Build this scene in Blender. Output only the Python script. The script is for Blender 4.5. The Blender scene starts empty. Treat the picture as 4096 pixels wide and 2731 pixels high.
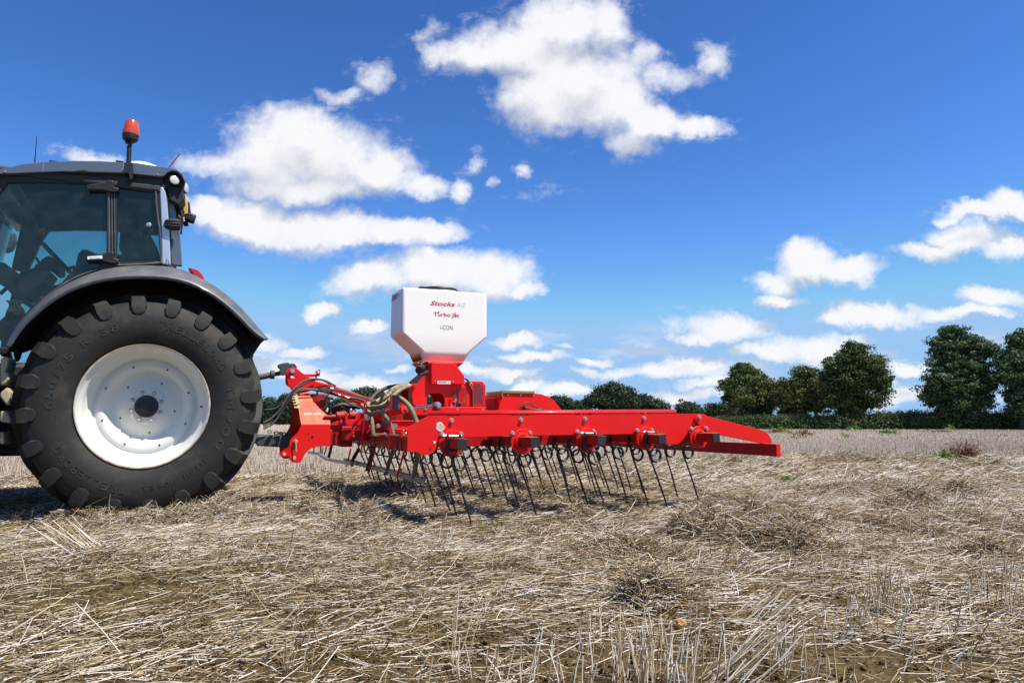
import bpy, bmesh, math, random
import numpy as np
from mathutils import Vector, Matrix
from mathutils.geometry import tessellate_polygon

random.seed(7)
rng = np.random.default_rng(11)
scene = bpy.context.scene
COL = scene.collection

# ------------------------------------------------------------------ camera, sky, sun, exposure
CAM_H = 0.78
FPX = 2730.7
PITCH = math.atan((1684 - 1365.5) / FPX)
cam = bpy.data.cameras.new('camera')
cam.lens = 24.0
cam.sensor_width = 36.0
cam.clip_start = 0.05
cam.clip_end = 3000
cam_o = bpy.data.objects.new('camera', cam)
cam_o.location = (0, 0, CAM_H)
cam_o.rotation_euler = (math.pi / 2 + PITCH, 0, 0)
COL.objects.link(cam_o)
scene.camera = cam_o

SUN = Vector((0.52, -0.25, 1.0)).normalized()
SUN_EL = math.asin(SUN.z)
SUN_AZ = math.atan2(SUN.x, SUN.y)
sl = bpy.data.lights.new('sun', 'SUN')
sl.energy = 5.0
sl.angle = math.radians(0.53)
sl.color = (1.0, 0.945, 0.86)
so = bpy.data.objects.new('sun', sl)
so.rotation_euler = SUN.to_track_quat('Z', 'Y').to_euler()
so.location = (4, -3, 12)
COL.objects.link(so)

scene.view_settings.view_transform = 'Standard'
scene.view_settings.look = 'None'
scene.view_settings.gamma = 1
scene.view_settings.exposure = 0.42
scene.view_settings.use_curve_mapping = False
scene.cycles.transparent_max_bounces = 24
scene.cycles.max_bounces = 8


def ray(x, y):
    u = (x - 2048) / FPX
    v = -(y - 1365.5) / FPX
    return Vector((u, math.cos(PITCH) - v * math.sin(PITCH), math.sin(PITCH) + v * math.cos(PITCH)))


world = bpy.data.worlds.new('World')
scene.world = world
world.use_nodes = True
try:
    world.cycles.sampling_method = 'MANUAL'
    world.cycles.sample_map_resolution = 512
except Exception:
    pass
wt = world.node_tree
wt.nodes.clear()
WN, WL = wt.nodes, wt.links

# clouds: each one a few soft lobes fixed on the sky in compass direction and height (photo coordinates of a 2352 px wide view)
CLOUDS = [
 (1310,60,125,62,1),(1200,112,165,70,1),(1085,115,75,45,1),(1005,118,38,42,.75),(980,60,26,42,.5),(1335,170,140,82,1),(1235,225,100,78,1),
 (1400,235,110,62,1),(1500,272,90,42,1),(1600,285,72,26,.9),(1440,315,60,36,.75),(1470,115,50,38,.65),(1545,165,90,38,.7),(1642,130,42,42,.7),
 (1380,40,52,45,1),(1490,330,40,25,.45),
 (690,310,130,62,1),(640,370,120,85,1),(765,360,130,85,1),(860,392,90,55,1),(530,372,110,34,.75),(455,370,42,24,.6),(700,440,150,42,1),
 (960,425,66,27,.8),(1052,435,30,28,.8),(610,258,38,30,.6),(800,215,75,20,.55),(872,180,44,38,.6),(645,245,60,22,.5),
 (500,500,80,42,1),(590,528,110,42,1),(720,540,150,42,1),(860,538,130,36,1),(985,530,85,22,.9),(420,470,60,25,.8),
 (860,645,95,42,1),(1000,622,120,52,1),(1120,640,110,52,1),(1205,672,45,20,1),(1000,590,50,26,1),
 (748,708,40,20,1),(630,785,60,20,.8),(700,808,50,15,.8),(865,745,55,15,.8),(200,352,78,22,.75),(1096,378,20,18,.6),(1205,398,27,16,.7),
 (1140,412,15,12,.5),(1250,446,60,12,.3),
 (1860,595,80,36,1),(1900,628,125,30,1),(1780,642,65,26,1),(1790,683,65,17,1),(1955,615,55,24,.9),
 (2240,498,90,22,1),(2325,478,60,34,1),(2180,510,45,13,1),(2220,555,90,38,1),(2150,590,85,20,.8),(2310,578,60,28,.9),
 (2010,718,120,25,1),(1925,722,45,15,.9),(2170,730,70,18,1),(2275,688,72,22,1),(2230,722,80,14,1),
 (1660,755,100,34,1),(1600,782,50,14,.9),(1860,795,130,35,1),(1770,812,90,22,.95),(1945,775,60,20,1),
 (1358,818,45,12,.9),(1400,848,90,15,.8),(1515,848,55,20,1),(1600,842,80,20,.9),(1640,880,100,16,.8),(1175,778,70,15,.9),(1205,813,80,13,.9),
 (1285,788,22,7,.6),(1150,858,62,14,.9),(1190,888,48,18,1),(1285,900,75,17,1),(840,875,90,22,.9),(760,862,60,17,.9),(670,850,60,20,.8),
 (1560,908,130,16,.8),(2075,832,55,14,.9),(2250,785,50,16,.8),(2080,895,120,22,.8),(1930,900,90,12,.6),(930,845,40,10,.7),(1080,850,60,14,.8)]


def cloud_group():
    g = bpy.data.node_groups.new('cloud_field', 'ShaderNodeTree')
    g.interface.new_socket('P', in_out='INPUT', socket_type='NodeSocketVector')
    g.interface.new_socket('F', in_out='OUTPUT', socket_type='NodeSocketFloat')
    N, L = g.nodes, g.links
    gi = N.new('NodeGroupInput')
    go = N.new('NodeGroupOutput')

    def to_p(x, y):
        r = ray(x * 1.7415, y * 1.7415)
        return r.x / r.y, r.z / r.y
    last = None
    for (cx, cy, rx, ry, s) in CLOUDS:
        p0 = to_p(cx, cy)
        k = 1.07 if cy < 550 else 1.04
        p1 = to_p(cx + rx * k, cy)
        p2 = to_p(cx, cy - ry * k)
        a = 1.0 / (p1[0] - p0[0])
        b = 1.0 / (p2[1] - p0[1])
        m = N.new('ShaderNodeVectorMath')
        m.operation = 'MULTIPLY_ADD'
        L.new(gi.outputs[0], m.inputs[0])
        m.inputs[1].default_value = (a, b, 0)
        m.inputs[2].default_value = (-p0[0] * a, -p0[1] * b, 0)
        d = N.new('ShaderNodeVectorMath')
        d.operation = 'DOT_PRODUCT'
        L.new(m.outputs[0], d.inputs[0])
        L.new(m.outputs[0], d.inputs[1])
        # value falls from s at the middle of the lobe to zero at its edge
        f = N.new('ShaderNodeMath')
        f.operation = 'MULTIPLY_ADD'
        L.new(d.outputs['Value'], f.inputs[0])
        f.inputs[1].default_value = -0.62 * s ** 0.5
        f.inputs[2].default_value = s
        if last is None:
            last = f.outputs[0]
        else:
            q = N.new('ShaderNodeMath')
            q.operation = 'SMOOTH_MAX'
            L.new(last, q.inputs[0])
            L.new(f.outputs[0], q.inputs[1])
            q.inputs[2].default_value = 0.25
            last = q.outputs[0]
    L.new(last, go.inputs[0])
    return g


def wmath(op, a, b=None, c=None, clamp=False):
    n = WN.new('ShaderNodeMath')
    n.operation = op
    n.use_clamp = clamp
    for i, v in enumerate((a, b, c)):
        if v is None:
            continue
        if hasattr(v, 'links'):
            WL.new(v, n.inputs[i])
        else:
            n.inputs[i].default_value = v
    return n.outputs[0]


def wvec(op, a, b=None, c=None):
    n = WN.new('ShaderNodeVectorMath')
    n.operation = op
    for i, v in enumerate((a, b, c)):
        if v is None:
            continue
        if hasattr(v, 'links'):
            WL.new(v, n.inputs[i])
        else:
            n.inputs[i].default_value = v
    return n.outputs[0]


def wramp(x, lo, hi, a=0.0, b=1.0, smooth=True):
    n = WN.new('ShaderNodeMapRange')
    n.interpolation_type = 'SMOOTHSTEP' if smooth else 'LINEAR'
    WL.new(x, n.inputs[0])
    n.inputs[1].default_value = lo
    n.inputs[2].default_value = hi
    n.inputs[3].default_value = a
    n.inputs[4].default_value = b
    return n.outputs[0]


def wnoise(vec, scale, detail, rough=0.55, lac=2.0):
    n = WN.new('ShaderNodeTexNoise')
    n.inputs['Scale'].default_value = scale
    n.inputs['Detail'].default_value = detail
    n.inputs['Roughness'].default_value = rough
    n.inputs['Lacunarity'].default_value = lac
    WL.new(vec, n.inputs['Vector'])
    return n


def build_world():
    sky = WN.new('ShaderNodeTexSky')
    sky.sky_type = 'NISHITA'
    sky.sun_disc = False
    sky.sun_elevation = SUN_EL
    sky.sun_rotation = SUN_AZ
    sky.altitude = 200
    sky.air_density = 1.0
    sky.dust_density = 0.15
    sky.ozone_density = 2.2
    hs = WN.new('ShaderNodeHueSaturation')
    hs.inputs['Saturation'].default_value = 1.18
    hs.inputs['Value'].default_value = 1.0
    WL.new(sky.outputs[0], hs.inputs['Color'])
    tc = WN.new('ShaderNodeTexCoord')
    sep = WN.new('ShaderNodeSeparateXYZ')
    WL.new(tc.outputs['Generated'], sep.inputs[0])
    dy = wmath('MAXIMUM', sep.outputs[1], 0.05)
    px = wmath('DIVIDE', sep.outputs[0], dy)
    pz = wmath('DIVIDE', sep.outputs[2], dy)
    cb = WN.new('ShaderNodeCombineXYZ')
    WL.new(px, cb.inputs[0])
    WL.new(pz, cb.inputs[1])
    P = cb.outputs[0]
    # wisps: push the lobes about with three scales of noise
    n1 = wnoise(P, 5.0, 2, 0.5)
    w1 = wvec('SUBTRACT', n1.outputs['Color'], (0.5, 0.5, 0.5))
    w1 = wvec('MULTIPLY', w1, (0.10, 0.07, 0))
    n2 = wnoise(P, 15.0, 8, 0.66)
    w2 = wvec('SUBTRACT', n2.outputs['Color'], (0.5, 0.5, 0.5))
    w2 = wvec('MULTIPLY', w2, (0.070, 0.055, 0))
    Pw = wvec('ADD', wvec('ADD', P, w1), w2)
    g = cloud_group()
    g1 = WN.new('ShaderNodeGroup')
    g1.node_tree = g
    WL.new(Pw, g1.inputs[0])
    g2 = WN.new('ShaderNodeGroup')
    g2.node_tree = g
    Ps = wvec('ADD', Pw, (0.012, 0.040, 0))
    WL.new(Ps, g2.inputs[0])
    fld = g1.outputs[0]
    # billows: soft heads of two sizes, broken at the rim
    det = wnoise(P, 11.0, 9, 0.60)
    df = wmath('SUBTRACT', det.outputs[0], 0.5)
    fine = wnoise(P, 42.0, 6, 0.62)
    ff = wmath('SUBTRACT', fine.outputs[0], 0.5)
    dens = wmath('MULTIPLY_ADD', df, 1.30, fld)
    dens = wmath('MULTIPLY_ADD', ff, 0.55, dens)
    # low bank of distant cloud near the horizon
    Ph = wvec('MULTIPLY', P, (1.0, 3.4, 1))
    nb = wnoise(Ph, 6.5, 6, 0.58)
    band = wmath('MULTIPLY', wramp(pz, 0.0, 0.03), wramp(pz, 0.16, 0.07))
    bank = wmath('MULTIPLY', wramp(nb.outputs[0], 0.46, 0.64), band)
    alpha = wramp(dens, 0.02, 0.92)
    # thin veils trailing off the cloud edges
    vn = wnoise(wvec('MULTIPLY', P, (1.0, 1.7, 1)), 19.0, 8, 0.68)
    veil = wmath('MULTIPLY', wramp(wmath('MULTIPLY_ADD', df, 1.6, fld), -0.75, 0.25), wramp(vn.outputs[0], 0.50, 0.72))
    alpha = wmath('MAXIMUM', alpha, wmath('MULTIPLY', veil, 0.42))
    alpha = wmath('MAXIMUM', alpha, wmath('MULTIPLY', bank, 0.8))
    alpha = wmath('MULTIPLY', alpha, wramp(sep.outputs[1], 0.05, 0.15))
    alpha = wmath('MULTIPLY', alpha, wramp(sep.outputs[2], -0.01, 0.02))
    # thickness above the point: dense above means a greyer underside
    above = wmath('SUBTRACT', g2.outputs[0], fld)
    lit = wramp(wmath('MULTIPLY_ADD', df, -0.75, above), -0.22, 0.50, 1.0, 0.0)
    thick = wramp(fld, 0.3, 1.1)
    lit = wmath('ADD', lit, wmath('MULTIPLY', wmath('SUBTRACT', 1.0, thick), 0.25), None, True)
    cm = WN.new('ShaderNodeMix')
    cm.data_type = 'RGBA'
    WL.new(lit, cm.inputs[0])
    cm.inputs[6].default_value = (4.3, 4.6, 5.35, 1)
    cm.inputs[7].default_value = (7.9, 8.0, 8.3, 1)
    mx = WN.new('ShaderNodeMix')
    mx.data_type = 'RGBA'
    WL.new(alpha, mx.inputs[0])
    # the photograph's deep, contrasty blue
    skyt = wvec('MULTIPLY', hs.outputs[0], (0.102, 0.117, 0.145))
    gm = WN.new('ShaderNodeGamma')
    gm.inputs[1].default_value = 1.35
    WL.new(skyt, gm.inputs[0])
    skyt = wvec('MULTIPLY', gm.outputs[0], (16.4, 14.2, 11.9))
    skyt = wvec('MINIMUM', skyt, (2.75, 4.75, 7.6))
    WL.new(skyt, mx.inputs[6])
    WL.new(cm.outputs[2], mx.inputs[7])
    bg = WN.new('ShaderNodeBackground')
    bg.inputs[1].default_value = 0.089
    WL.new(mx.outputs[2], bg.inputs[0])
    out = WN.new('ShaderNodeOutputWorld')
    WL.new(bg.outputs[0], out.inputs[0])


build_world()

# ------------------------------------------------------------------ helpers
ZM = dict(A1=(0,440,1.568),A2=(0,1040,1.479),A3=(1000,1380,2.8),A4=(1480,1080,2.306),B1=(1550,1600,2.904),B2=(2300,1600,2.613),
          B3=(1120,1450,3.92),B4=(2700,1250,1.685),C1=(0,620,2.01),C3=(640,560,2.9045),C4=(1380,1480,5.2275),D3=(1220,1720,3.734),
          D4=(1000,1500,3.92),E1=(2000,1460,2.352),E2=(1000,1560,3.36),E3=(0,1040,3.794),E4=(1680,1420,4.055),E5=(3200,1700,2.625),
          F=(0,0,1.0),D=(0,0,1/1.7415))


def G(tag, *pts):
    a, b, s = ZM[tag]
    return [(a + x / s, b + y / s) for x, y in pts]


class Frame:
    """upright local frame: x along the machine, y away from the camera side, z up"""
    def __init__(self, cx, cy, deg):
        self.c = (cx, cy)
        self.t = math.radians(deg)
        self.co, self.si = math.cos(self.t), math.sin(self.t)

    def _r(self, f):
        r = ray(*f)
        ox = -self.c[0] * self.co - self.c[1] * self.si
        oy = self.c[0] * self.si - self.c[1] * self.co
        return Vector((ox, oy, CAM_H)), Vector((r.x * self.co + r.y * self.si, -r.x * self.si + r.y * self.co, r.z))

    def py(self, f, y, b=0.0, z0=0.0):      # plane y = y + b*(z - z0)
        o, d = self._r(f)
        t = (y + b * (o.z - z0) - o.y) / (d.y - b * d.z)
        return o + d * t

    def px(self, f, x):
        o, d = self._r(f)
        return o + d * ((x - o.x) / d.x)

    def pz(self, f, z):
        o, d = self._r(f)
        return o + d * ((z - o.z) / d.z)

    def pys(self, pts, y, b=0.0, z0=0.0):
        return [self.py(p, y, b, z0) for p in pts]

    def root(self, name, label, cat, group=None):
        o = bpy.data.objects.new(name, None)
        o.empty_display_size = 0.2
        o.location = (self.c[0], self.c[1], 0)
        o.rotation_euler = (0, 0, self.t)
        COL.objects.link(o)
        tag(o, label, cat, group)
        return o


def tag(o, label=None, cat=None, group=None, kind=None):
    if label: o['label'] = label
    if cat: o['category'] = cat
    if group: o['group'] = group
    if kind: o['kind'] = kind
    return o


class MB:
    def __init__(self):
        self.v, self.f = [], []

    def add(self, vs, fs):
        n = len(self.v)
        self.v += [tuple(q) for q in vs]
        self.f += [tuple(n + i for i in q) for q in fs]
        return self

    def box(self, a, b):
        x0, x1 = sorted((a[0], b[0])); y0, y1 = sorted((a[1], b[1])); z0, z1 = sorted((a[2], b[2]))
        vs = [(x0,y0,z0),(x1,y0,z0),(x1,y1,z0),(x0,y1,z0),(x0,y0,z1),(x1,y0,z1),(x1,y1,z1),(x0,y1,z1)]
        return self.add(vs, [(0,3,2,1),(4,5,6,7),(0,1,5,4),(1,2,6,5),(2,3,7,6),(3,0,4,7)])

    def bar(self, p0, p1, w, h, up=(0, 0, 1)):
        p0, p1 = Vector(p0), Vector(p1)
        d = (p1 - p0).normalized()
        s = d.cross(Vector(up))
        if s.length < 1e-4:
            s = d.cross(Vector((1, 0, 0)))
        s.normalize()
        u = s.cross(d).normalized()
        vs = []
        for p in (p0, p1):
            for a, b in ((-1, -1), (1, -1), (1, 1), (-1, 1)):
                vs.append(p + s * (a * w / 2) + u * (b * h / 2))
        return self.add(vs, [(0,1,2,3),(7,6,5,4),(0,4,5,1),(1,5,6,2),(2,6,7,3),(3,7,4,0)])

    def cyl(self, p0, p1, r, n=20, r1=None):
        return self.tube([p0, p1], [r, r if r1 is None else r1], n)

    def tube(self, pts, r, n=10, caps=True):
        pts = [Vector(p) for p in pts]
        m = len(pts)
        rs = r if isinstance(r, (list, tuple)) else [r] * m
        d0 = (pts[1] - pts[0]).normalized()
        ref = Vector((0, 0, 1)) if abs(d0.z) < 0.9 else Vector((1, 0, 0))
        u = d0.cross(ref).normalized()
        vs = []
        for i, p in enumerate(pts):
            if i == 0: d = pts[1] - pts[0]
            elif i == m - 1: d = pts[-1] - pts[-2]
            else: d = pts[i + 1] - pts[i - 1]
            d = d.normalized() if d.length > 1e-9 else d0
            u = (u - d * u.dot(d))
            u = u.normalized() if u.length > 1e-6 else d.orthogonal().normalized()
            w = d.cross(u)
            for k in range(n):
                a = 2 * math.pi * k / n
                vs.append(p + (u * math.cos(a) + w * math.sin(a)) * rs[i])
        fs = []
        for i in range(m - 1):
            for k in range(n):
                k2 = (k + 1) % n
                fs.append((i*n+k, i*n+k2, (i+1)*n+k2, (i+1)*n+k))
        if caps:
            fs.append(tuple(range(n - 1, -1, -1)))
            fs.append(tuple((m - 1) * n + k for k in range(n)))
        return self.add(vs, fs)

    def lathe(self, prof, c=(0, 0, 0), n=48, axis='y', closed=False):
        """prof: (radius, offset along axis)"""
        m = len(prof)
        vs = []
        for r, y in prof:
            for k in range(n):
                a = 2 * math.pi * k / n
                ca, sa = r * math.cos(a), r * math.sin(a)
                if axis == 'y': vs.append((c[0] + ca, c[1] + y, c[2] + sa))
                elif axis == 'x': vs.append((c[0] + y, c[1] + ca, c[2] + sa))
                else: vs.append((c[0] + ca, c[1] + sa, c[2] + y))
        fs = []
        rr = range(m) if closed else range(m - 1)
        for i in rr:
            j = (i + 1) % m
            for k in range(n):
                k2 = (k + 1) % n
                fs.append((i*n+k, i*n+k2, j*n+k2, j*n+k))
        return self.add(vs, fs)

    def prism(self, pts, off, holes=()):
        pts = [Vector(p) for p in pts]
        off = Vector(off)
        loops = [pts] + [[Vector(p) for p in h] for h in holes]
        flat = [p for l in loops for p in l]
        n = len(flat)
        vs = flat + [p + off for p in flat]
        fs = []
        if not holes:
            fs += [tuple(range(n)), tuple(range(2 * n - 1, n - 1, -1))]
        else:
            for t in tessellate_polygon(loops):
                fs.append(tuple(t))
                fs.append(tuple(i + n for i in reversed(t)))
        k = 0
        for l in loops:
            m = len(l)
            for i in range(m):
                a, b = k + i, k + (i + 1) % m
                fs.append((a, b, b + n, a + n))
            k += m
        return self.add(vs, fs)

    def build(self, name, mat, parent=None, bevel=0.0, smooth=False, label=None, seg=2, angle=35):
        me = bpy.data.meshes.new(name)
        me.from_pydata(self.v, [], self.f)
        bm = bmesh.new()
        bm.from_mesh(me)
        bmesh.ops.recalc_face_normals(bm, faces=bm.faces)
        bm.to_mesh(me)
        bm.free()
        me.materials.append(mat)
        o = bpy.data.objects.new(name, me)
        COL.objects.link(o)
        if parent is not None:
            o.parent = parent
        if smooth:
            me.polygons.foreach_set('use_smooth', [True] * len(me.polygons))
            try:
                me.set_sharp_from_angle(angle=math.radians(angle))
            except Exception:
                pass
        if bevel > 0:
            b = o.modifiers.new('bevel', 'BEVEL')
            b.width = bevel
            b.segments = seg
            b.limit_method = 'ANGLE'
            b.angle_limit = math.radians(30)
            b.harden_normals = False
        if label:
            o['label'] = label
        return o


def circ(c, r, n=20, plane='xz', sx=1, sz=1):
    out = []
    for k in range(n):
        a = 2 * math.pi * k / n
        if plane == 'xz': out.append(Vector((c[0] + r * sx * math.cos(a), c[1], c[2] + r * sz * math.sin(a))))
        else: out.append(Vector((c[0], c[1] + r * sx * math.cos(a), c[2] + r * sz * math.sin(a))))
    return out


def spline(pts, n=12):
    """Catmull-Rom through the points"""
    P = [Vector(p) for p in pts]
    P = [P[0] * 2 - P[1]] + P + [P[-1] * 2 - P[-2]]
    out = []
    for i in range(1, len(P) - 2):
        for k in range(n):
            t = k / n
            a, b, c, d = P[i-1], P[i], P[i+1], P[i+2]
            out.append(0.5 * ((2*b) + (c-a)*t + (2*a-5*b+4*c-d)*t*t + (3*b-a-3*c+d)*t**3))
    out.append(P[-2])
    return out


def mirror(o, parent, yc=0.0):
    """the same part on the far side of the machine"""
    c = o.copy()
    COL.objects.link(c)
    c.parent = parent
    c.scale = (1, -1, 1)
    c.location = (0, 2 * yc, 0)
    for ch in [q for q in bpy.data.objects if q.parent == o]:
        d = ch.copy()
        COL.objects.link(d)
        d.parent = c
    return c


# ------------------------------------------------------------------ materials
def new_mat(name):
    m = bpy.data.materials.new(name)
    m.use_nodes = True
    return m, m.node_tree, m.node_tree.nodes['Principled BSDF']


def dusty(name, base, rough=0.4, metal=0.0, coat=0.0, dust=(0.30, 0.235, 0.15), amount=0.25, up=0.5, scale=9.0, spec=0.5, bump=0.0, bscale=60, wear=None):
    m, nt, b = new_mat(name)
    N, L = nt.nodes, nt.links
    tc = N.new('ShaderNodeTexCoord')
    n = N.new('ShaderNodeTexNoise')
    n.inputs['Scale'].default_value = scale
    n.inputs['Detail'].default_value = 7
    n.inputs['Roughness'].default_value = 0.68
    L.new(tc.outputs['Object'], n.inputs['Vector'])
    geo = N.new('ShaderNodeNewGeometry')
    sp = N.new('ShaderNodeSeparateXYZ')
    L.new(geo.outputs['Normal'], sp.inputs[0])
    mr = N.new('ShaderNodeMapRange')
    mr.inputs[1].default_value = 0.0
    mr.inputs[2].default_value = 1.0
    mr.inputs[3].default_value = 0.0
    mr.inputs[4].default_value = up
    L.new(sp.outputs[2], mr.inputs[0])
    ad = N.new('ShaderNodeMath'); ad.operation = 'ADD'
    L.new(n.outputs[0], ad.inputs[0]); L.new(mr.outputs[0], ad.inputs[1])
    r2 = N.new('ShaderNodeMapRange')
    r2.inputs[1].default_value = 0.52 if amount < 0.6 else 0.35
    r2.inputs[2].default_value = 1.05 if amount < 0.6 else 0.8
    r2.inputs[4].default_value = amount * 2 if amount < 0.5 else 1.0
    L.new(ad.outputs[0], r2.inputs[0])
    mx = N.new('ShaderNodeMix'); mx.data_type = 'RGBA'
    L.new(r2.outputs[0], mx.inputs[0])
    mx.inputs[6].default_value = (*base, 1)
    mx.inputs[7].default_value = (*dust, 1)
    L.new(mx.outputs[2], b.inputs['Base Color'])
    rr = N.new('ShaderNodeMapRange')
    rr.inputs[3].default_value = rough
    rr.inputs[4].default_value = min(1.0, rough + 0.5)
    L.new(r2.outputs[0], rr.inputs[0])
    L.new(rr.outputs[0], b.inputs['Roughness'])
    b.inputs['Metallic'].default_value = metal
    b.inputs['Coat Weight'].default_value = coat
    b.inputs['Coat Roughness'].default_value = 0.12
    b.inputs['Specular IOR Level'].default_value = spec
    if bump > 0:
        nb = N.new('ShaderNodeTexNoise')
        nb.inputs['Scale'].default_value = bscale
        nb.inputs['Detail'].default_value = 5
        L.new(tc.outputs['Object'], nb.inputs['Vector'])
        bp = N.new('ShaderNodeBump')
        bp.inputs['Strength'].default_value = bump
        bp.inputs['Distance'].default_value = 0.01
        L.new(nb.outputs[0], bp.inputs['Height'])
        L.new(bp.outputs[0], b.inputs['Normal'])
    return m


M = {}
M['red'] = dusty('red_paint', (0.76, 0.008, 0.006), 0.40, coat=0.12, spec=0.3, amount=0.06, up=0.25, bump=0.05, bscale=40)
M['red_dusty_shaded'] = dusty('red_paint_dusty_shaded', (0.40, 0.006, 0.007), 0.45, spec=0.3, dust=(0.42, 0.17, 0.08), amount=0.3, up=0.35, bump=0.05)  # dusty red; base also darkened to paint in shade on tubes and beams
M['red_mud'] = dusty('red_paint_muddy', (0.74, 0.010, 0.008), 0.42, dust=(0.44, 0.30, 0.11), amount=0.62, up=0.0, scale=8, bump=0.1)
M['black'] = dusty('black_plastic', (0.012, 0.012, 0.013), 0.45, amount=0.12, up=0.3)
M['tine'] = dusty('black_spring_steel', (0.010, 0.011, 0.012), 0.33, amount=0.05, up=0.15, spec=0.6)
M['cap'] = dusty('black_rubber_cap', (0.02, 0.02, 0.02), 0.5, amount=0.15)
M['rubber'] = dusty('tyre_rubber', (0.021, 0.020, 0.018), 0.66, dust=(0.13, 0.105, 0.065), amount=0.42, up=0.10, scale=4.5, spec=0.35, bump=0.15, bscale=25)
M['rubber_hi'] = dusty('tyre_lettering', (0.026, 0.026, 0.025), 0.6, dust=(0.12, 0.10, 0.07), amount=0.4, up=0.2, scale=6)
M['white_rim'] = dusty('white_wheel_paint', (0.68, 0.68, 0.62), 0.42, dust=(0.42, 0.36, 0.26), amount=0.16, up=0.1, scale=4, bump=0.04)
M['rim_edge'] = dusty('worn_rim_edge', (0.62, 0.60, 0.55), 0.5, dust=(0.30, 0.19, 0.10), amount=0.7, scale=14)
M['grey'] = dusty('grey_paint', (0.125, 0.15, 0.18), 0.32, metal=0.3, coat=0.5, dust=(0.30, 0.27, 0.21), amount=0.28, up=0.3, scale=6)
M['fender'] = dusty('fender_paint', (0.068, 0.078, 0.10), 0.38, metal=0.1, coat=0.25, dust=(0.24, 0.205, 0.145), amount=0.34, up=0.35, scale=8)
M['silver'] = dusty('pale_silver_paint', (0.50, 0.56, 0.66), 0.28, metal=0.3, coat=0.5, amount=0.12)
M['dark'] = dusty('dark_chassis', (0.010, 0.010, 0.011), 0.6, amount=0.16, up=0.35)
M['steel'] = dusty('zinc_bolt', (0.62, 0.64, 0.66), 0.3, metal=0.85, dust=(0.35, 0.30, 0.22), amount=0.2, scale=30)
M['chrome'] = dusty('chrome_rod', (0.75, 0.77, 0.8), 0.15, metal=1.0, amount=0.05)
M['galv'] = dusty('galvanised_rail', (0.33, 0.34, 0.33), 0.42, metal=0.6, dust=(0.25, 0.20, 0.13), amount=0.4)
M['link'] = dusty('grey_link_paint', (0.055, 0.062, 0.068), 0.5, dust=(0.24, 0.20, 0.13), amount=0.35)
M['dust_hose'] = dusty('dusty_hose', (0.10, 0.085, 0.055), 0.75, dust=(0.34, 0.27, 0.16), amount=0.75, up=0.25, scale=14)
M['cable'] = dusty('black_cable', (0.018, 0.017, 0.016), 0.5, dust=(0.17, 0.14, 0.10), amount=0.4)
M['cable_red'] = dusty('red_cable', (0.30, 0.02, 0.02), 0.5, amount=0.2)
M['poly'] = dusty('white_plastic', (0.93, 0.89, 0.82), 0.38, dust=(0.62, 0.52, 0.38), amount=0.14, up=0.0, scale=3)
M['gold'] = dusty('gold_plated_mesh', (0.55, 0.42, 0.12), 0.38, metal=0.8, amount=0.3)
M['slate'] = dusty('slate_blue_bracket', (0.035, 0.06, 0.085), 0.5, amount=0.25)
M['yellow'] = dusty('yellow_plastic', (0.62, 0.42, 0.10), 0.5, amount=0.3)
M['white'] = dusty('white_decal', (0.82, 0.82, 0.82), 0.5, amount=0.03)
M['red_text'] = dusty('red_lettering', (0.60, 0.015, 0.035), 0.5, amount=0.02)
M['grey_text'] = dusty('grey_lettering', (0.52, 0.53, 0.55), 0.5, amount=0.02)
M['dark_text'] = dusty('dark_lettering', (0.06, 0.06, 0.07), 0.5, amount=0.02)
M['yellow_text'] = dusty('warning_yellow', (0.85, 0.62, 0.02), 0.5, amount=0.02)
M['mud_plate'] = dusty('mud_plate', (0.40, 0.36, 0.24), 0.55, metal=0.3, dust=(0.50, 0.42, 0.22), amount=0.7)
M['interior'] = dusty('cab_lining', (0.035, 0.04, 0.042), 0.8, amount=0.1)
M['interior_grey'] = dusty('cab_console', (0.13, 0.15, 0.15), 0.7, amount=0.15)
M['brass'] = dusty('yellow_zinc_rod', (0.58, 0.46, 0.20), 0.35, metal=0.8, amount=0.1)


def simple(name, base, rough=0.5, **kw):
    m, nt, b = new_mat(name)
    b.inputs['Base Color'].default_value = (*base, 1)
    b.inputs['Roughness'].default_value = rough
    for k, v in kw.items():
        b.inputs[k.replace('_', ' ')].default_value = v
    return m


def glass_mat(name, tint, gloss=0.06):
    m = bpy.data.materials.new(name)
    m.use_nodes = True
    nt = m.node_tree
    nt.nodes.clear()
    N, L = nt.nodes, nt.links
    tr = N.new('ShaderNodeBsdfTransparent'); tr.inputs[0].default_value = (*tint, 1)
    gl = N.new('ShaderNodeBsdfGlossy'); gl.inputs['Roughness'].default_value = 0.03
    df = N.new('ShaderNodeBsdfDiffuse'); df.inputs[0].default_value = (0.16, 0.17, 0.14, 1)
    tc = N.new('ShaderNodeTexCoord')
    no = N.new('ShaderNodeTexNoise'); no.inputs['Scale'].default_value = 7; no.inputs['Detail'].default_value = 8
    no.inputs['Roughness'].default_value = 0.7
    L.new(tc.outputs['Object'], no.inputs['Vector'])
    mr = N.new('ShaderNodeMapRange'); mr.inputs[1].default_value = 0.4; mr.inputs[2].default_value = 0.8
    mr.inputs[3].default_value = 0.02; mr.inputs[4].default_value = 0.16
    L.new(no.outputs[0], mr.inputs[0])
    fr = N.new('ShaderNodeFresnel'); fr.inputs[0].default_value = 1.45
    m1 = N.new('ShaderNodeMixShader'); L.new(mr.outputs[0], m1.inputs[0]); L.new(tr.outputs[0], m1.inputs[1]); L.new(df.outputs[0], m1.inputs[2])
    m2 = N.new('ShaderNodeMixShader'); L.new(fr.outputs[0], m2.inputs[0]); L.new(m1.outputs[0], m2.inputs[1]); L.new(gl.outputs[0], m2.inputs[2])
    o = N.new('ShaderNodeOutputMaterial'); L.new(m2.outputs[0], o.inputs[0])
    return m


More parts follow.
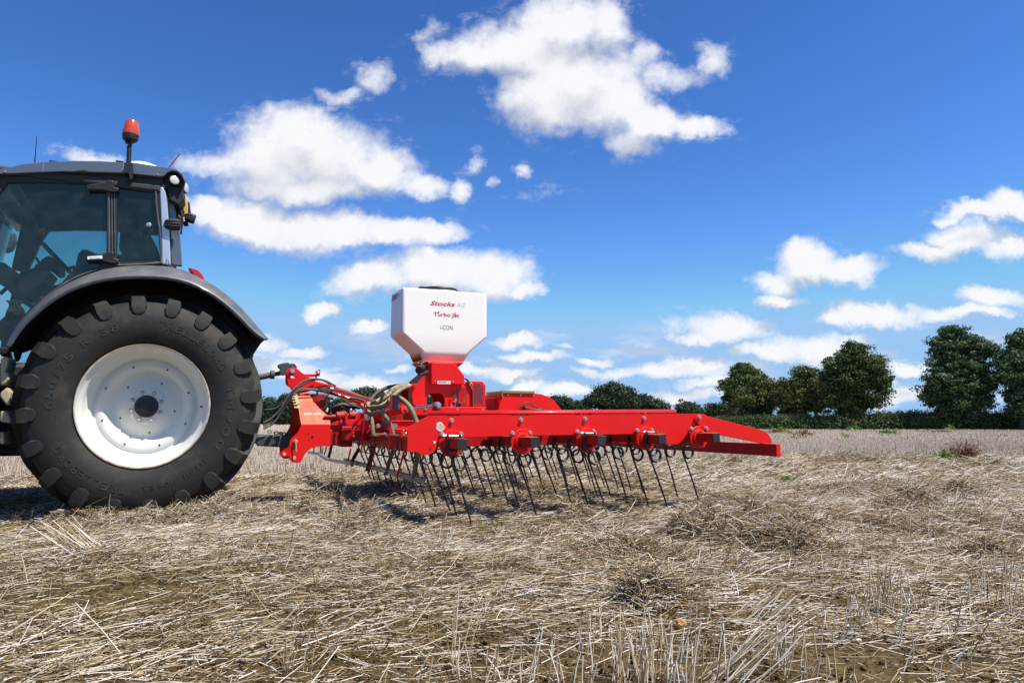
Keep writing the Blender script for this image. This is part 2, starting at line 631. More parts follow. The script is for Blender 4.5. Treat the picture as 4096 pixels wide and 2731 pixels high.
M['glass'] = glass_mat('tinted_cab_glass', (0.68, 0.84, 0.83))
M['lens_orange'] = simple('orange_beacon_lens', (0.85, 0.10, 0.015), 0.2, Transmission_Weight=0.35, Coat_Weight=0.6)
M['lens_red'] = simple('red_lamp_lens', (0.45, 0.02, 0.02), 0.18, Coat_Weight=0.8)
M['lens_clear'] = simple('clear_lamp_lens', (0.62, 0.64, 0.58), 0.12, Coat_Weight=0.8)


def attr_mat(name, stops, rough=0.6, attr='v', translucent=0.0, spec=0.3):
    """colour of each straw or leaf read from its own random number"""
    m, nt, b = new_mat(name)
    N, L = nt.nodes, nt.links
    a = N.new('ShaderNodeAttribute'); a.attribute_name = attr
    cr = N.new('ShaderNodeValToRGB')
    el = cr.color_ramp.elements
    while len(el) < len(stops):
        el.new(0.5)
    for e, (p, c) in zip(el, stops):
        e.position = p
        e.color = (*c, 1)
    L.new(a.outputs['Fac'], cr.inputs[0])
    L.new(cr.outputs[0], b.inputs['Base Color'])
    b.inputs['Roughness'].default_value = rough
    b.inputs['Specular IOR Level'].default_value = spec
    if translucent > 0:
        t = N.new('ShaderNodeBsdfTranslucent')
        L.new(cr.outputs[0], t.inputs[0])
        mx = N.new('ShaderNodeMixShader'); mx.inputs[0].default_value = translucent
        L.new(b.outputs[0], mx.inputs[1]); L.new(t.outputs[0], mx.inputs[2])
        L.new(mx.outputs[0], N['Material Output'].inputs[0])
    return m


# ------------------------------------------------------------------ fast meshes
def fast_mesh(name, verts, quads, mat, attr=None, smooth=False):
    me = bpy.data.meshes.new(name)
    nv, nf = len(verts), len(quads)
    me.vertices.add(nv)
    me.vertices.foreach_set('co', np.ascontiguousarray(verts, dtype=np.float32).ravel())
    k = quads.shape[1]
    me.loops.add(nf * k)
    me.loops.foreach_set('vertex_index', np.ascontiguousarray(quads, dtype=np.int32).ravel())
    me.polygons.add(nf)
    me.polygons.foreach_set('loop_start', np.arange(0, nf * k, k, dtype=np.int32))
    me.polygons.foreach_set('loop_total', np.full(nf, k, dtype=np.int32))
    if smooth:
        me.polygons.foreach_set('use_smooth', np.ones(nf, dtype=bool))
    me.update(calc_edges=True)
    if attr is not None:
        a = me.attributes.new('v', 'FLOAT', 'POINT')
        a.data.foreach_set('value', np.ascontiguousarray(attr, dtype=np.float32))
    me.materials.append(mat)
    o = bpy.data.objects.new(name, me)
    COL.objects.link(o)
    return o


def vnoise(x, y, seed=0):
    """smooth value noise, -1..1"""
    xi = np.floor(x).astype(np.int64); yi = np.floor(y).astype(np.int64)
    fx = x - xi; fy = y - yi
    fx = fx * fx * (3 - 2 * fx); fy = fy * fy * (3 - 2 * fy)

    def h(a, b):
        n = (a * 374761393 + b * 668265263 + seed * 1442695041) & 0xffffffff
        n = ((n ^ (n >> 13)) * 1274126177) & 0xffffffff
        n = n ^ (n >> 16)
        return (n & 0xffff) / 32767.5 - 1
    a = h(xi, yi); b = h(xi + 1, yi); c = h(xi, yi + 1); d = h(xi + 1, yi + 1)
    return (a * (1 - fx) + b * fx) * (1 - fy) + (c * (1 - fx) + d * fx) * fy


def ground_at(dx, dy):
    r = ray(dx * 1.7415, dy * 1.7415)
    t = -CAM_H / r.z
    return (r.x * t, r.y * t)


# heaps of raked straw: (photo x, photo y, radius m, height m)
HEAPS = [(205,1170,.28,.12),(90,1190,.25,.03),(170,1204,.2,.09),(260,1206,.2,.08),(350,1207,.2,.07),(440,1204,.2,.08),(520,1196,.18,.09),(60,1200,.2,.06),(820,1212,.20,.16),(1000,1150,.3,.06),(1140,1165,.25,.05),(1320,1160,.25,.05),(1625,1238,.24,.22),
         (1700,1215,.28,.15),(1800,1262,.26,.14),(1390,1262,.28,.06),(2090,1168,.30,.20),(1930,1130,.35,.08),(2050,1130,.3,.07),(1490,1392,.13,.17),(1560,1300,.3,.05),
         (1310,1090,.5,.08),(1700,1065,.5,.10),(1950,1062,.5,.10),(1850,1180,.4,.05),(2200,1205,.4,.06),(2270,1285,.16,.11),(1440,1285,.16,.10),(2200,1140,.25,.12),(1850,1225,.2,.10),(2030,1225,.18,.08),(1250,1150,.16,.14),(1330,1195,.12,.10),(700,1180,.14,.09),(770,1165,.14,.12),(2130,1235,.12,.08),(700,1170,.4,.06),(560,1200,.3,.04),
         (900,1125,.5,.07),(1470,1100,.45,.08),(2250,1075,.6,.1),(2100,1060,.5,.08),(1230,1230,.22,.04),(230,1300,.3,.04),(1000,1290,.25,.03),(1180,1120,.3,.05)]
HEAPXY = [(*ground_at(a, b), r, h) for a, b, r, h in HEAPS]


def gz(x, y):
    z = 0.016 * vnoise(x * 1.3, y * 1.3, 3) + 0.012 * vnoise(x * 3.7, y * 3.7, 5) + 0.007 * vnoise(x * 9, y * 9, 8)
    d = np.sqrt(x * x + y * y)
    z = z * np.clip(1.4 - d / 60, 0.3, 1)
    z = z + 0.05 * vnoise(x * 0.12, y * 0.12, 9) * np.clip((d - 8) / 20, 0, 1)
    hz = heapness(x, y)
    z = z + 0.062 * hz * (0.75 + 0.45 * vnoise(x * 6.5, y * 6.5, 61) + 0.35 * vnoise(x * 15, y * 15, 62))
    return z


def heapness(x, y):
    z = np.zeros_like(x)
    x = x + 0.07 * vnoise(x * 3.1, y * 3.1, 63)
    y = y + 0.07 * vnoise(x * 3.3, y * 3.3, 64)
    for hx, hy, r, h in HEAPXY:
        z = z + (h / 0.08) * np.exp(-((x - hx) ** 2 + (y - hy) ** 2) / (r * r * 0.8))
    return z


def soil_material():
    m, nt, b = new_mat('dry_soil')
    N, L = nt.nodes, nt.links
    tc = N.new('ShaderNodeTexCoord')
    n1 = N.new('ShaderNodeTexNoise'); n1.inputs['Scale'].default_value = 2.2; n1.inputs['Detail'].default_value = 8
    n1.inputs['Roughness'].default_value = 0.65
    L.new(tc.outputs['Object'], n1.inputs['Vector'])
    cr = N.new('ShaderNodeValToRGB')
    el = cr.color_ramp.elements
    el[0].position = 0.32; el[0].color = (0.075, 0.048, 0.017, 1)
    el[1].position = 0.68; el[1].color = (0.25, 0.172, 0.066, 1)
    L.new(n1.outputs[0], cr.inputs[0])
    # far field: bleached stubble and chaff between the rows
    n3 = N.new('ShaderNodeTexNoise'); n3.inputs['Scale'].default_value = 0.35; n3.inputs['Detail'].default_value = 6
    L.new(tc.outputs['Object'], n3.inputs['Vector'])
    cr2 = N.new('ShaderNodeValToRGB')
    e2 = cr2.color_ramp.elements
    e2[0].position = 0.3; e2[0].color = (0.28, 0.21, 0.15, 1)
    e2[1].position = 0.7; e2[1].color = (0.50, 0.41, 0.32, 1)
    L.new(n3.outputs[0], cr2.inputs[0])
    sp = N.new('ShaderNodeSeparateXYZ'); L.new(tc.outputs['Object'], sp.inputs[0])
    mr = N.new('ShaderNodeMapRange'); mr.inputs[1].default_value = 12; mr.inputs[2].default_value = 24
    L.new(sp.outputs[1], mr.inputs[0])
    mx = N.new('ShaderNodeMix'); mx.data_type = 'RGBA'
    L.new(mr.outputs[0], mx.inputs[0]); L.new(cr.outputs[0], mx.inputs[6]); L.new(cr2.outputs[0], mx.inputs[7])
    L.new(mx.outputs[2], b.inputs['Base Color'])
    b.inputs['Roughness'].default_value = 0.95
    b.inputs['Specular IOR Level'].default_value = 0.15
    v = N.new('ShaderNodeTexVoronoi'); v.inputs['Scale'].default_value = 38
    L.new(tc.outputs['Object'], v.inputs['Vector'])
    n2 = N.new('ShaderNodeTexNoise'); n2.inputs['Scale'].default_value = 55; n2.inputs['Detail'].default_value = 8
    n2.inputs['Roughness'].default_value = 0.75
    L.new(tc.outputs['Object'], n2.inputs['Vector'])
    ad = N.new('ShaderNodeMath'); ad.operation = 'ADD'
    L.new(v.outputs[0], ad.inputs[0]); L.new(n2.outputs[0], ad.inputs[1])
    bp = N.new('ShaderNodeBump'); bp.inputs['Strength'].default_value = 1.0; bp.inputs['Distance'].default_value = 0.022
    L.new(ad.outputs[0], bp.inputs['Height']); L.new(bp.outputs[0], b.inputs['Normal'])
    return m


def build_ground():
    n = 900
    t = np.linspace(-1, 1, n)
    xs = 1.0 * np.sinh(t * 7.2)
    ys = 2.6 + 1.0 * np.sinh(t * 7.2)
    X, Y = np.meshgrid(xs, ys)
    Z = gz(X, Y)
    # clods on bare soil close to the camera
    near = np.clip(1 - np.hypot(X, Y - 3) / 9, 0, 1)
    Z = Z + near * (0.011 * vnoise(X * 19, Y * 19, 21) + 0.009 * np.abs(vnoise(X * 9, Y * 9, 22)) + 0.004 * vnoise(X * 43, Y * 43, 23) - 0.004)
    V = np.stack([X.ravel(), Y.ravel(), Z.ravel()], 1)
    i = np.arange(n * n).reshape(n, n)
    Q = np.stack([i[:-1, :-1].ravel(), i[:-1, 1:].ravel(), i[1:, 1:].ravel(), i[1:, :-1].ravel()], 1)
    o = fast_mesh('ground', V, Q, soil_material(), smooth=True)
    tag(o, kind='structure')


build_ground()

STRAW = [(0.0, (0.030, 0.018, 0.007)), (0.25, (0.13, 0.087, 0.036)), (0.50, (0.36, 0.255, 0.125)), (0.75, (0.58, 0.465, 0.30)), (1.0, (0.92, 0.85, 0.76))]
M['straw'] = attr_mat('straw', STRAW, 0.5, translucent=0.12)
M['stubble'] = attr_mat('stubble', [(0.0, (0.10, 0.062, 0.038)), (0.3, (0.40, 0.30, 0.20)), (0.65, (0.74, 0.62, 0.48)), (1.0, (0.90, 0.83, 0.72))], 0.5, translucent=0.15)


def rods(P0, P1, r0, r1, val, mid=None):
    """triangular rods from P0 to P1; with mid given each one is bent"""
    n = len(P0)
    pts = [P0, P1] if mid is None else [P0, mid, P1]
    rad = [r0, r1] if mid is None else [r0, (r0 + r1) / 2, r1]
    D = P1 - P0
    D /= np.linalg.norm(D, axis=1, keepdims=True) + 1e-9
    ref = np.tile(np.array([[0.0, 0.0, 1.0]]), (n, 1))
    ref[np.abs(D[:, 2]) > 0.8] = (1.0, 0.0, 0.0)
    U = np.cross(D, ref)
    U /= np.linalg.norm(U, axis=1, keepdims=True) + 1e-9
    W = np.cross(D, U)
    rings = []
    for p, r in zip(pts, rad):
        for k in range(3):
            a = 2 * math.pi * k / 3 + 0.5
            rings.append(p + (U * math.cos(a) + W * math.sin(a)) * r[:, None])
    m = len(rings)
    V = np.stack(rings, 1).reshape(-1, 3)
    base = (np.arange(n) * m)[:, None]
    qs = []
    for s in range(len(pts) - 1):
        for k in range(3):
            k2 = (k + 1) % 3
            qs.append(base + np.array([[s*3+k, s*3+k2, (s+1)*3+k2, (s+1)*3+k]]))
    Q = np.concatenate(qs, 0)
    A = np.repeat(val, m)
    return V, Q, A


def join(parts):
    V, Q, A, o = [], [], [], 0
    for v, q, a in parts:
        V.append(v); Q.append(q + o); A.append(a); o += len(v)
    return np.concatenate(V), np.concatenate(Q), np.concatenate(A)


def scatter(n, y0, y1, pad=1.12, power=1.0):
    """points over the wedge of field in front of the camera, a little wider than it sees"""
    y = (rng.random(n) * (y1 ** (power + 1) - y0 ** (power + 1)) + y0 ** (power + 1)) ** (1 / (power + 1))
    x = (rng.random(n) * 2 - 1) * (y * 0.75 * pad + 1.3)
    return x, y


def lying(n, y0, y1, lmin, lmax, r, fine=False, tilt=0.16, even=False):
    x, y = scatter(n, y0, y1)
    cover = 0.71 + 0.52 * vnoise(x * 0.9, y * 1.6, 31) + 0.28 * vnoise(x * 3.1, y * 4.6, 32)
    hp = heapness(x, y)
    # bare soil patches: front left band, bottom right corner
    for bx, by, br, bs in ((350, 1330, .55, .75), (820, 1300, .5, .5), (120, 1390, .5, .5), (2200, 1520, .40, .5), (1900, 1560, .3, .4), (1500, 1545, .25, .45), (700, 1420, .3, .35), (1130,1395,.25,.35)):
        gx, gy = ground_at(bx, by)
        cover -= bs * 0.85 * np.exp(-(((x - gx) / (1.7 * br)) ** 2 + ((y - gy) / (0.6 * br)) ** 2))
    if even:
        cover = np.full(n, 0.9)
    keep = rng.random(n) < np.clip(cover + hp * 0.9, 0.10, 1)
    x, y, hp = x[keep], y[keep], hp[keep]
    n = len(x)
    # raked mostly across the view, with swirls
    ang = 0.25 * vnoise(x * 0.9, y * 0.9, 41) * 2.2 + rng.normal(0, 0.62, n)
    rnd = rng.random(n) < 0.36
    ang[rnd] = rng.random(rnd.sum()) * math.pi
    L = lmin + (lmax - lmin) * rng.random(n) ** 1.8
    lift = np.abs(rng.normal(0, 1, n)) * (tilt + 0.18 * np.clip(hp, 0, 1.5))
    lift = np.clip(lift, 0, 1.1)
    d = np.stack([np.cos(ang) * np.cos(lift), np.sin(ang) * np.cos(lift), np.sin(lift)], 1)
    z = gz(x, y) + 0.004 + rng.random(n) ** 2 * (0.028 + 0.05 * np.clip(hp, 0, 1.6))
    P0 = np.stack([x, y, z], 1)
    P1 = P0 + d * L[:, None]
    # let the far end drape back to the ground
    g1 = gz(P1[:, 0], P1[:, 1])
    P1[:, 2] = np.maximum(P1[:, 2] * (0.9 if not fine else 0.8), g1 + 0.002 + rng.random(n) * 0.02)
    mid = (P0 + P1) / 2 + rng.normal(0, 1, (n, 3)) * (L[:, None] * np.array([[0.028, 0.028, 0.016]]))
    mid[:, 2] = np.maximum(mid[:, 2], gz(mid[:, 0], mid[:, 1]) + 0.004)
    rr = r * (0.6 + 0.8 * rng.random(n))
    pale = rng.random(n) < 0.45 + 0.10 * vnoise(x * 1.7, y * 1.7, 91) - 0.14 * np.clip(hp, 0, 1)
    val = np.where(pale, 0.84 + 0.12 * rng.normal(0, 1, n), 0.36 + 0.16 * rng.normal(0, 1, n) - 0.06 * np.clip(hp, 0, 1.5))
    if fine:
        val = val - 0.10
    val = np.clip(val + 0.10 * vnoise(x * 0.8, y * 1.4, 95), 0, 1)
    return rods(P0, P1, rr, rr * 0.8, val, mid)


def stems(x, y, hmin, hmax, r, lean=0.16, dark=0.0):
    n = len(x)
    z = gz(x, y)
    h = hmin + (hmax - hmin) * rng.random(n)
    lx = rng.normal(0, lean, n) * h
    ly = rng.normal(0, lean, n) * h
    P0 = np.stack([x, y, z - 0.01], 1)
    P1 = np.stack([x + lx, y + ly, z + h], 1)
    rr = r * (0.7 + 0.6 * rng.random(n))
    val = np.clip(0.62 + 0.22 * rng.normal(0, 1, n) - dark, 0, 1)
    return rods(P0, P1, rr, rr * 0.9, val)


def build_straw():
    parts = [lying(60000, 1.7, 5.0, 0.035, 0.22, 0.0017, tilt=0.10),
             lying(105000, 1.7, 6.5, 0.015, 0.075, 0.0013, fine=True, tilt=0.22),
             lying(60000, 1.7, 7.5, 0.006, 0.028, 0.0013, fine=True, tilt=0.2, even=True),
             lying(70000, 4.6, 9.0, 0.04, 0.22, 0.0023, tilt=0.12),
             lying(50000, 6.0, 10.5, 0.03, 0.12, 0.0020, fine=True, tilt=0.25),
             lying(75000, 8.5, 17.0, 0.08, 0.30, 0.0042, tilt=0.2),
             lying(9000, 1.7, 9.0, 0.08, 0.26, 0.0022, tilt=0.5)]
    # extra tangle on every heap
    hx, hy, hv = [], [], []
    for x, y, r, h in HEAPXY:
        k = int(2600 * h / 0.08 * min(1, (r / 0.3) ** 2))
        hx.append(x + rng.normal(0, r * 0.5, k)); hy.append(y + rng.normal(0, r * 0.5, k))
    x = np.concatenate(hx); y = np.concatenate(hy); n = len(x)
    ang = rng.random(n) * 2 * math.pi
    el = rng.normal(0.05, 0.30, n)
    L = 0.025 + 0.13 * rng.random(n) ** 2
    d = np.stack([np.cos(ang) * np.cos(el), np.sin(ang) * np.cos(el), np.sin(el)], 1)
    P0 = np.stack([x, y, gz(x, y) + rng.random(n) * 0.045 * np.clip(heapness(x, y), 0.2, 1.8)], 1)
    P1 = P0 + d * L[:, None]
    P1[:, 2] = np.maximum(P1[:, 2], gz(P1[:, 0], P1[:, 1]))
    mid = (P0 + P1) / 2 + rng.normal(0, 0.15, (n, 3)) * L[:, None]
    rr = 0.0012 + 0.0012 * rng.random(n)
    parts.append(rods(P0, P1, rr, rr, np.clip(np.where(rng.random(n) < .28, .82, .42) + 0.16 * rng.normal(0, 1, n), 0, 1), mid))
    V, Q, A = join(parts)
    o = fast_mesh('straw_litter', V, Q, M['straw'], A)
    tag(o, 'loose raked straw lying over the brown soil of the field', 'straw', kind='stuff')


build_straw()


def build_stubble():
    parts = []
    # drilled rows across the far part of the field
    def field(n, y0, y1, hmin, hmax, r, row, gap):
        x, y = scatter(n, y0, y1)
        th = math.radians(24)
        u = x * math.cos(th) + y * math.sin(th)
        w = -x * math.sin(th) + y * math.cos(th)
        w = np.round(w / row) * row + rng.normal(0, 0.012, n)
        x2 = u * math.cos(th) - w * math.sin(th); y2 = u * math.sin(th) + w * math.cos(th)
        # ragged near edge: nearer on the left, behind the tractor, than on the right
        edge = 10.0 + 5.2 * np.clip((x2 / y2 + 0.15) / 0.5, 0, 1) + 0.8 * vnoise(x2 * 0.8, y2 * 0.3, 55)
        k = y2 > np.maximum(edge, gap)
        k &= rng.random(n) < (0.75 + 0.35 * vnoise(x2 * 0.5, y2 * 0.5, 57))
        parts.append(stems(x2[k], y2[k], hmin, hmax, r, 0.16, 0.0))
    field(110000, 9.5, 24, 0.10, 0.20, 0.0036, 0.14, 9.0)
    field(110000, 22, 60, 0.11, 0.20, 0.0085, 0.25, 20)
    field(60000, 55, 165, 0.12, 0.22, 0.028, 0.6, 50)
    V, Q, A = join(parts)
    o = fast_mesh('stubble', V, Q, M['stubble'], A)
    tag(o, 'pale standing stubble rows running back to the hedges', 'stubble', kind='stuff')


build_stubble()


def build_tufts():
    """upright stubble left standing in the foreground: each one a thing"""
    spots = [(1610,1570,9,.17,.12,.1),(1385,1575,7,.16,.12,.1),(1840,1570,6,.16,.1,.2),(1930,1575,6,.15,.12,.1),(2140,1560,8,.13,.12,.3),(1110,1575,6,.15,.1,0),(930,1578,5,.12,.12,.1),
             (1955,1440,10,.14,.05,.1),(2090,1395,9,.13,.06,0),(2250,1395,10,.15,.06,.1),(2335,1420,10,.15,.05,0),(1600,1440,6,.14,.06,.3),
             (1465,1560,46,.21,.10,0),(1560,1575,26,.19,.10,.1),(2030,1400,36,.20,.05,0),(1985,1415,10,.15,.06,0),(1640,1560,34,.24,.13,.85),(1720,1430,22,.19,.10,.9),
             (2318,1335,20,.15,.06,.1),(2290,1345,12,.13,.05,0),(1275,1560,14,.16,.12,.1),(1180,1560,10,.15,.08,0),(1040,1545,6,.26,.05,.1),(660,1555,9,.12,.12,.2),
             (1350,1480,10,.15,.05,.1),(2180,1420,9,.13,.1,.1),(1790,1540,10,.18,.06,.15),(225,1290,40,.26,.10,-1.0),(345,1190,9,.20,.25,.35),(150,1185,8,.16,.15,-.1),
             (500,1180,8,.17,.25,-.4),(1015,1260,6,.16,.05,.1),(2230,1150,18,.15,.3,.6),(2300,1140,18,.14,.3,.3),(2100,1120,10,.13,.3,.1),(2060,1480,6,.2,.2,.2),(1890,1480,8,.16,.15,.5)]
    names = ['stems filling the gap right of the spread of upright stems at the bottom', 'short upright stems left of the thick bottom clump', 'upright stems at the bottom edge under the leaning sheaf tips',
             'few stems at the bottom edge right of the leaning sheaf', 'slanting stems at the bottom right edge of the photo', 'low stems at the bottom edge left of the short upright stems', 'low stems at the bottom edge beside the pair of long stems',
             'loose stems in front of the tall narrow bunch', 'short stems right of the tall narrow bunch', 'standing stems in front of the small bunch near the right edge', 'stems at the right edge in front of the right edge bunch', 'few leaning stems behind the leaning sheaves',
             'thick clump of upright grey straw stems at the bottom edge right of centre', 'spread of upright straw stems right of the thick bottom clump',
             'tall narrow bunch of standing stems on the right foreground', 'short thin bunch beside the tall narrow bunch', 'broad sheaf leaning right at the bottom edge',
             'leaning sheaf pointing up and right behind the bottom sheaf', 'standing bunch at the right edge of the photo', 'small standing bunch left of the right edge bunch',
             'few upright stems at the bottom left of the thick clump', 'small group of stems at the bottom centre', 'pair of long stems near the bottom centre left',
             'sparse stems at the bottom left of centre', 'short stems between the leaning sheaf and the bottom centre', 'sparse stems on bare soil at the right',
             'stems standing beside the bottom sheaf on its right', 'bent sheaf lying over to the right below the tyre', 'bleached stalks sticking up before the big tyre',
             'stalks rising from the heap left of the tyre bottom', 'stalks leaning left below the tyre', 'single upright stalks left of the last tines',
             'leaning stalks in the far right straw', 'short stalks at the far right edge', 'scattered stalks right of the harrow', 'loose stems on the right foreground soil',
             'stems left of the tall narrow bunch']
    for (dx, dy, n, h, spread, lean), lab in zip(spots, names):
        gx, gy = ground_at(dx, min(dy, 1600))
        if gy < 1.95: gy = 1.95
        x = gx + rng.normal(0, spread * 0.55, n)
        y = gy + rng.normal(0, 0.04, n)
        hh = h * (0.55 + 0.6 * rng.random(n))
        z = gz(x, y)
        P0 = np.stack([x, y, z - 0.01], 1)
        lx = rng.normal(lean, 0.14, n) * hh
        P1 = P0 + np.stack([lx, rng.normal(0, 0.12, n) * hh, hh * (1.0 if abs(lean) < .5 else 0.75)], 1)
        mid = (P0 + P1) / 2 + rng.normal(0, 0.006, (n, 3))
        rr = 0.0016 + 0.0013 * rng.random(n)
        P = np.array([gx, gy, 0.0])
        V, Q, A = rods(P0 - P, P1 - P, rr, rr * 0.85, np.clip(0.76 + 0.20 * rng.normal(0, 1, n), 0, 1), mid - P)
        o = fast_mesh('stubble_tuft', V, Q, M['straw'], A)
        o.location = P
        tag(o, lab, 'straw tuft', 'tufts of standing straw in the foreground')


build_tufts()


def build_stones():
    mats = [simple('flint_cream', (0.62, 0.52, 0.34), 0.7), simple('flint_orange', (0.50, 0.26, 0.08), 0.7), simple('flint_white', (0.74, 0.70, 0.62), 0.6)]
    spots = [(1562,1440,.026,1),(1790,1455,.010,2),(225,1320,.014,2),(580,1633 - 310,.009,0),(820,1288,.009,2),(760,1297,.008,0),(1045,1510,.018,0),(1835,1385 + 10,.015,2),
             (935,1490,.010,1),(580,1500,.011,0),(545,1407,.010,0),(98,1178 + 10,.014,1),(390,1237,.011,0),(1970,1480,.013,0),(1120,1375,.016,0),(1530,1376,.008,1),(230,1550,.010,2),(320,1553,.009,1),
             (1420,1213,.010,1),(2330,1330,.02,1),(480,1405 - 5,.007,2),(1560,1530,.012,1)]
    for i, (dx, dy, r, mi) in enumerate(spots):
        gx, gy = ground_at(dx, dy)
        bm = bmesh.new()
        bmesh.ops.create_icosphere(bm, subdivisions=2, radius=r)
        for v in bm.verts:
            v.co *= 1 + 0.28 * math.sin(v.co.x * 170 + i) * math.cos(v.co.y * 150 + 2 * i) + random.uniform(-.08, .08)
            v.co.z *= 0.75
        me = bpy.data.meshes.new('stone'); bm.to_mesh(me); bm.free()
        me.materials.append(mats[mi])
        o = bpy.data.objects.new('stone', me)
        o.location = (gx, gy, float(gz(np.array([gx]), np.array([gy]))[0]) + r * 0.6)
        o.rotation_euler = (0, 0, random.uniform(0, 6))
        COL.objects.link(o)
        where = 'left' if dx < 784 else ('middle' if dx < 1568 else 'right')
        row = 'bottom edge' if dy > 1480 else ('near foreground' if dy > 1350 else ('middle foreground' if dy > 1240 else 'ground near the machinery'))
        tag(o, '%s flint lying on the straw, %s, %s part of the photo' % (['small cream', 'orange', 'pale white'][mi], row, where), 'stone', 'flint stones on the field')


build_stones()


def build_clods():
    n = 60000
    x, y = scatter(n, 1.7, 6.0)
    r = 0.0022 + 0.0115 * rng.random(n) ** 4
    base = np.array([[1,0,0],[-1,0,0],[0,1,0],[0,-1,0],[0,0,1],[0,0,-1]], float)
    tris = np.array([[0,2,4],[2,1,4],[1,3,4],[3,0,4],[2,0,5],[1,2,5],[3,1,5],[0,3,5]])
    V = base[None] * r[:, None, None] * (0.7 + 0.6 * rng.random((n, 6, 1)))
    a = rng.random(n) * 6.28
    c, s = np.cos(a)[:, None], np.sin(a)[:, None]
    V = np.stack([V[..., 0] * c - V[..., 1] * s, V[..., 0] * s + V[..., 1] * c, V[..., 2] * 0.8], -1)
    V += np.stack([x, y, gz(x, y) + r * 0.4], 1)[:, None]
    Q = (np.arange(n)[:, None, None] * 6 + tris[None]).reshape(-1, 3)
    o = fast_mesh('soil_crumbs', V.reshape(-1, 3), Q, soil_material())
    tag(o, 'brown crumbs of dry soil between the straw', 'soil', kind='stuff')


build_clods()

# ------------------------------------------------------------------ vegetation
LEAF_STOPS = {
    'oak': [(0, (0.022, 0.038, 0.010)), (0.5, (0.055, 0.094, 0.022)), (1, (0.16, 0.23, 0.05))],
    'olive': [(0, (0.030, 0.038, 0.010)), (0.5, (0.082, 0.100, 0.023)), (1, (0.20, 0.23, 0.055))],
    'ash': [(0, (0.022, 0.044, 0.018)), (0.5, (0.050, 0.098, 0.038)), (1, (0.15, 0.24, 0.09))],
    'hedge': [(0, (0.030, 0.050, 0.016)), (0.5, (0.075, 0.115, 0.036)), (1, (0.19, 0.23, 0.09))],
    'far': [(0, (0.016, 0.027, 0.013)), (0.5, (0.036, 0.058, 0.025)), (1, (0.080, 0.110, 0.045))],
}
LEAFM = {k: attr_mat('leaves_' + k, v, 0.55, translucent=0.25) for k, v in LEAF_STOPS.items()}
M['bark'] = dusty('bark', (0.035, 0.028, 0.02), 0.9, amount=0.1, bump=0.6, bscale=12)


def leaf_quads(C, s, stretch=1.0, out=None):
    n = len(C)
    a = rng.normal(0, 1, (n, 3))
    if out is not None:
        nn = out + rng.normal(0, 0.55, (n, 3))
        nn /= np.linalg.norm(nn, axis=1, keepdims=True)
        a -= nn * (a * nn).sum(1, keepdims=True)
        a /= np.linalg.norm(a, axis=1, keepdims=True)
        b = np.cross(nn, a)
        ss = s * (0.6 + 0.8 * rng.random(n))[:, None]
        V = np.stack([C - a * ss * stretch, C + b * ss * 0.6, C + a * ss * stretch, C - b * ss * 0.6], 1).reshape(-1, 3)
        return V, np.arange(n * 4).reshape(n, 4)
    a /= np.linalg.norm(a, axis=1, keepdims=True)
    b = rng.normal(0, 1, (n, 3)); b -= a * (a * b).sum(1, keepdims=True); b /= np.linalg.norm(b, axis=1, keepdims=True)
    ss = s * (0.6 + 0.8 * rng.random(n))[:, None]
    V = np.stack([C - a * ss * stretch, C + b * ss * 0.55, C + a * ss * stretch, C - b * ss * 0.55], 1).reshape(-1, 3)
    Q = np.arange(n * 4).reshape(n, 4)
    return V, Q


def crown(lobes, n_clump, per, clump_r, leaf, base):
    """lobes: (x, y, z, rx, ry, rz); leaves sit in clumps over each lobe's outer part"""
    vol = np.array([l[3] * l[5] for l in lobes]); vol = vol / vol.sum()
    cs = []
    for l, w in zip(lobes, vol):
        k = max(4, int(n_clump * w))
        d = rng.normal(0, 1, (k, 3)); d /= np.linalg.norm(d, axis=1, keepdims=True)
        rad = (0.36 + 0.66 * rng.random(k) ** 0.7) * (1 + 0.22 * rng.normal(0, 1, k)).clip(0.6, 1.35)
        cs.append(np.array(l[:3]) + d * rad[:, None] * np.array(l[3:]))
    cs = np.concatenate(cs)
    n = len(cs)
    cr = clump_r * (0.4 + 0.9 * rng.random(n) ** 1.3)
    C0 = np.repeat(cs, per, 0)
    d = rng.normal(0, 1, (len(C0), 3))
    d /= np.linalg.norm(d, axis=1, keepdims=True)
    d[:, 2] = np.abs(d[:, 2]) * np.where(rng.random(len(d)) < 0.75, 1, -1)
    C = C0 + d * (np.repeat(cr, per) * (0.45 + 0.6 * rng.random(len(C0))))[:, None] * np.array([1.15, 1.15, 0.7])
    val = np.repeat(0.50 + 0.16 * rng.normal(0, 1, n), per) + rng.normal(0, 0.13, len(C))
    V, Q = leaf_quads(C - np.array(base), leaf, out=d)
    return V, Q, np.repeat(np.clip(val, 0, 1), 4)


def limbs(base, lobes, r0):
    b = MB()
    zc = sum(l[2] for l in lobes) / len(lobes)
    top = Vector((0, 0, max(0.5, zc * 0.75)))
    b.tube([(0, 0, -0.3), (0, 0, 0.3), top * 0.5 + Vector((.05, 0, 0)), top], [r0 * 1.5, r0 * 1.1, r0 * 0.85, r0 * 0.55], 9)
    for l in lobes:
        e = Vector(l[:3]) - Vector(base)
        for k in range(3):
            t = 0.35 + 0.2 * k
            s = top * t
            q = e + Vector((random.uniform(-.6, .6) * l[3], random.uniform(-.6, .6) * l[4], random.uniform(-.2, .7) * l[5]))
            m = s.lerp(q, 0.5) + Vector((random.uniform(-.3, .3), 0, random.uniform(-.1, .4)))
            b.tube(spline([s, m, q], 5), [r0 * 0.42 * (1 - 0.85 * j / 10) for j in range(11)], 6)
    return b


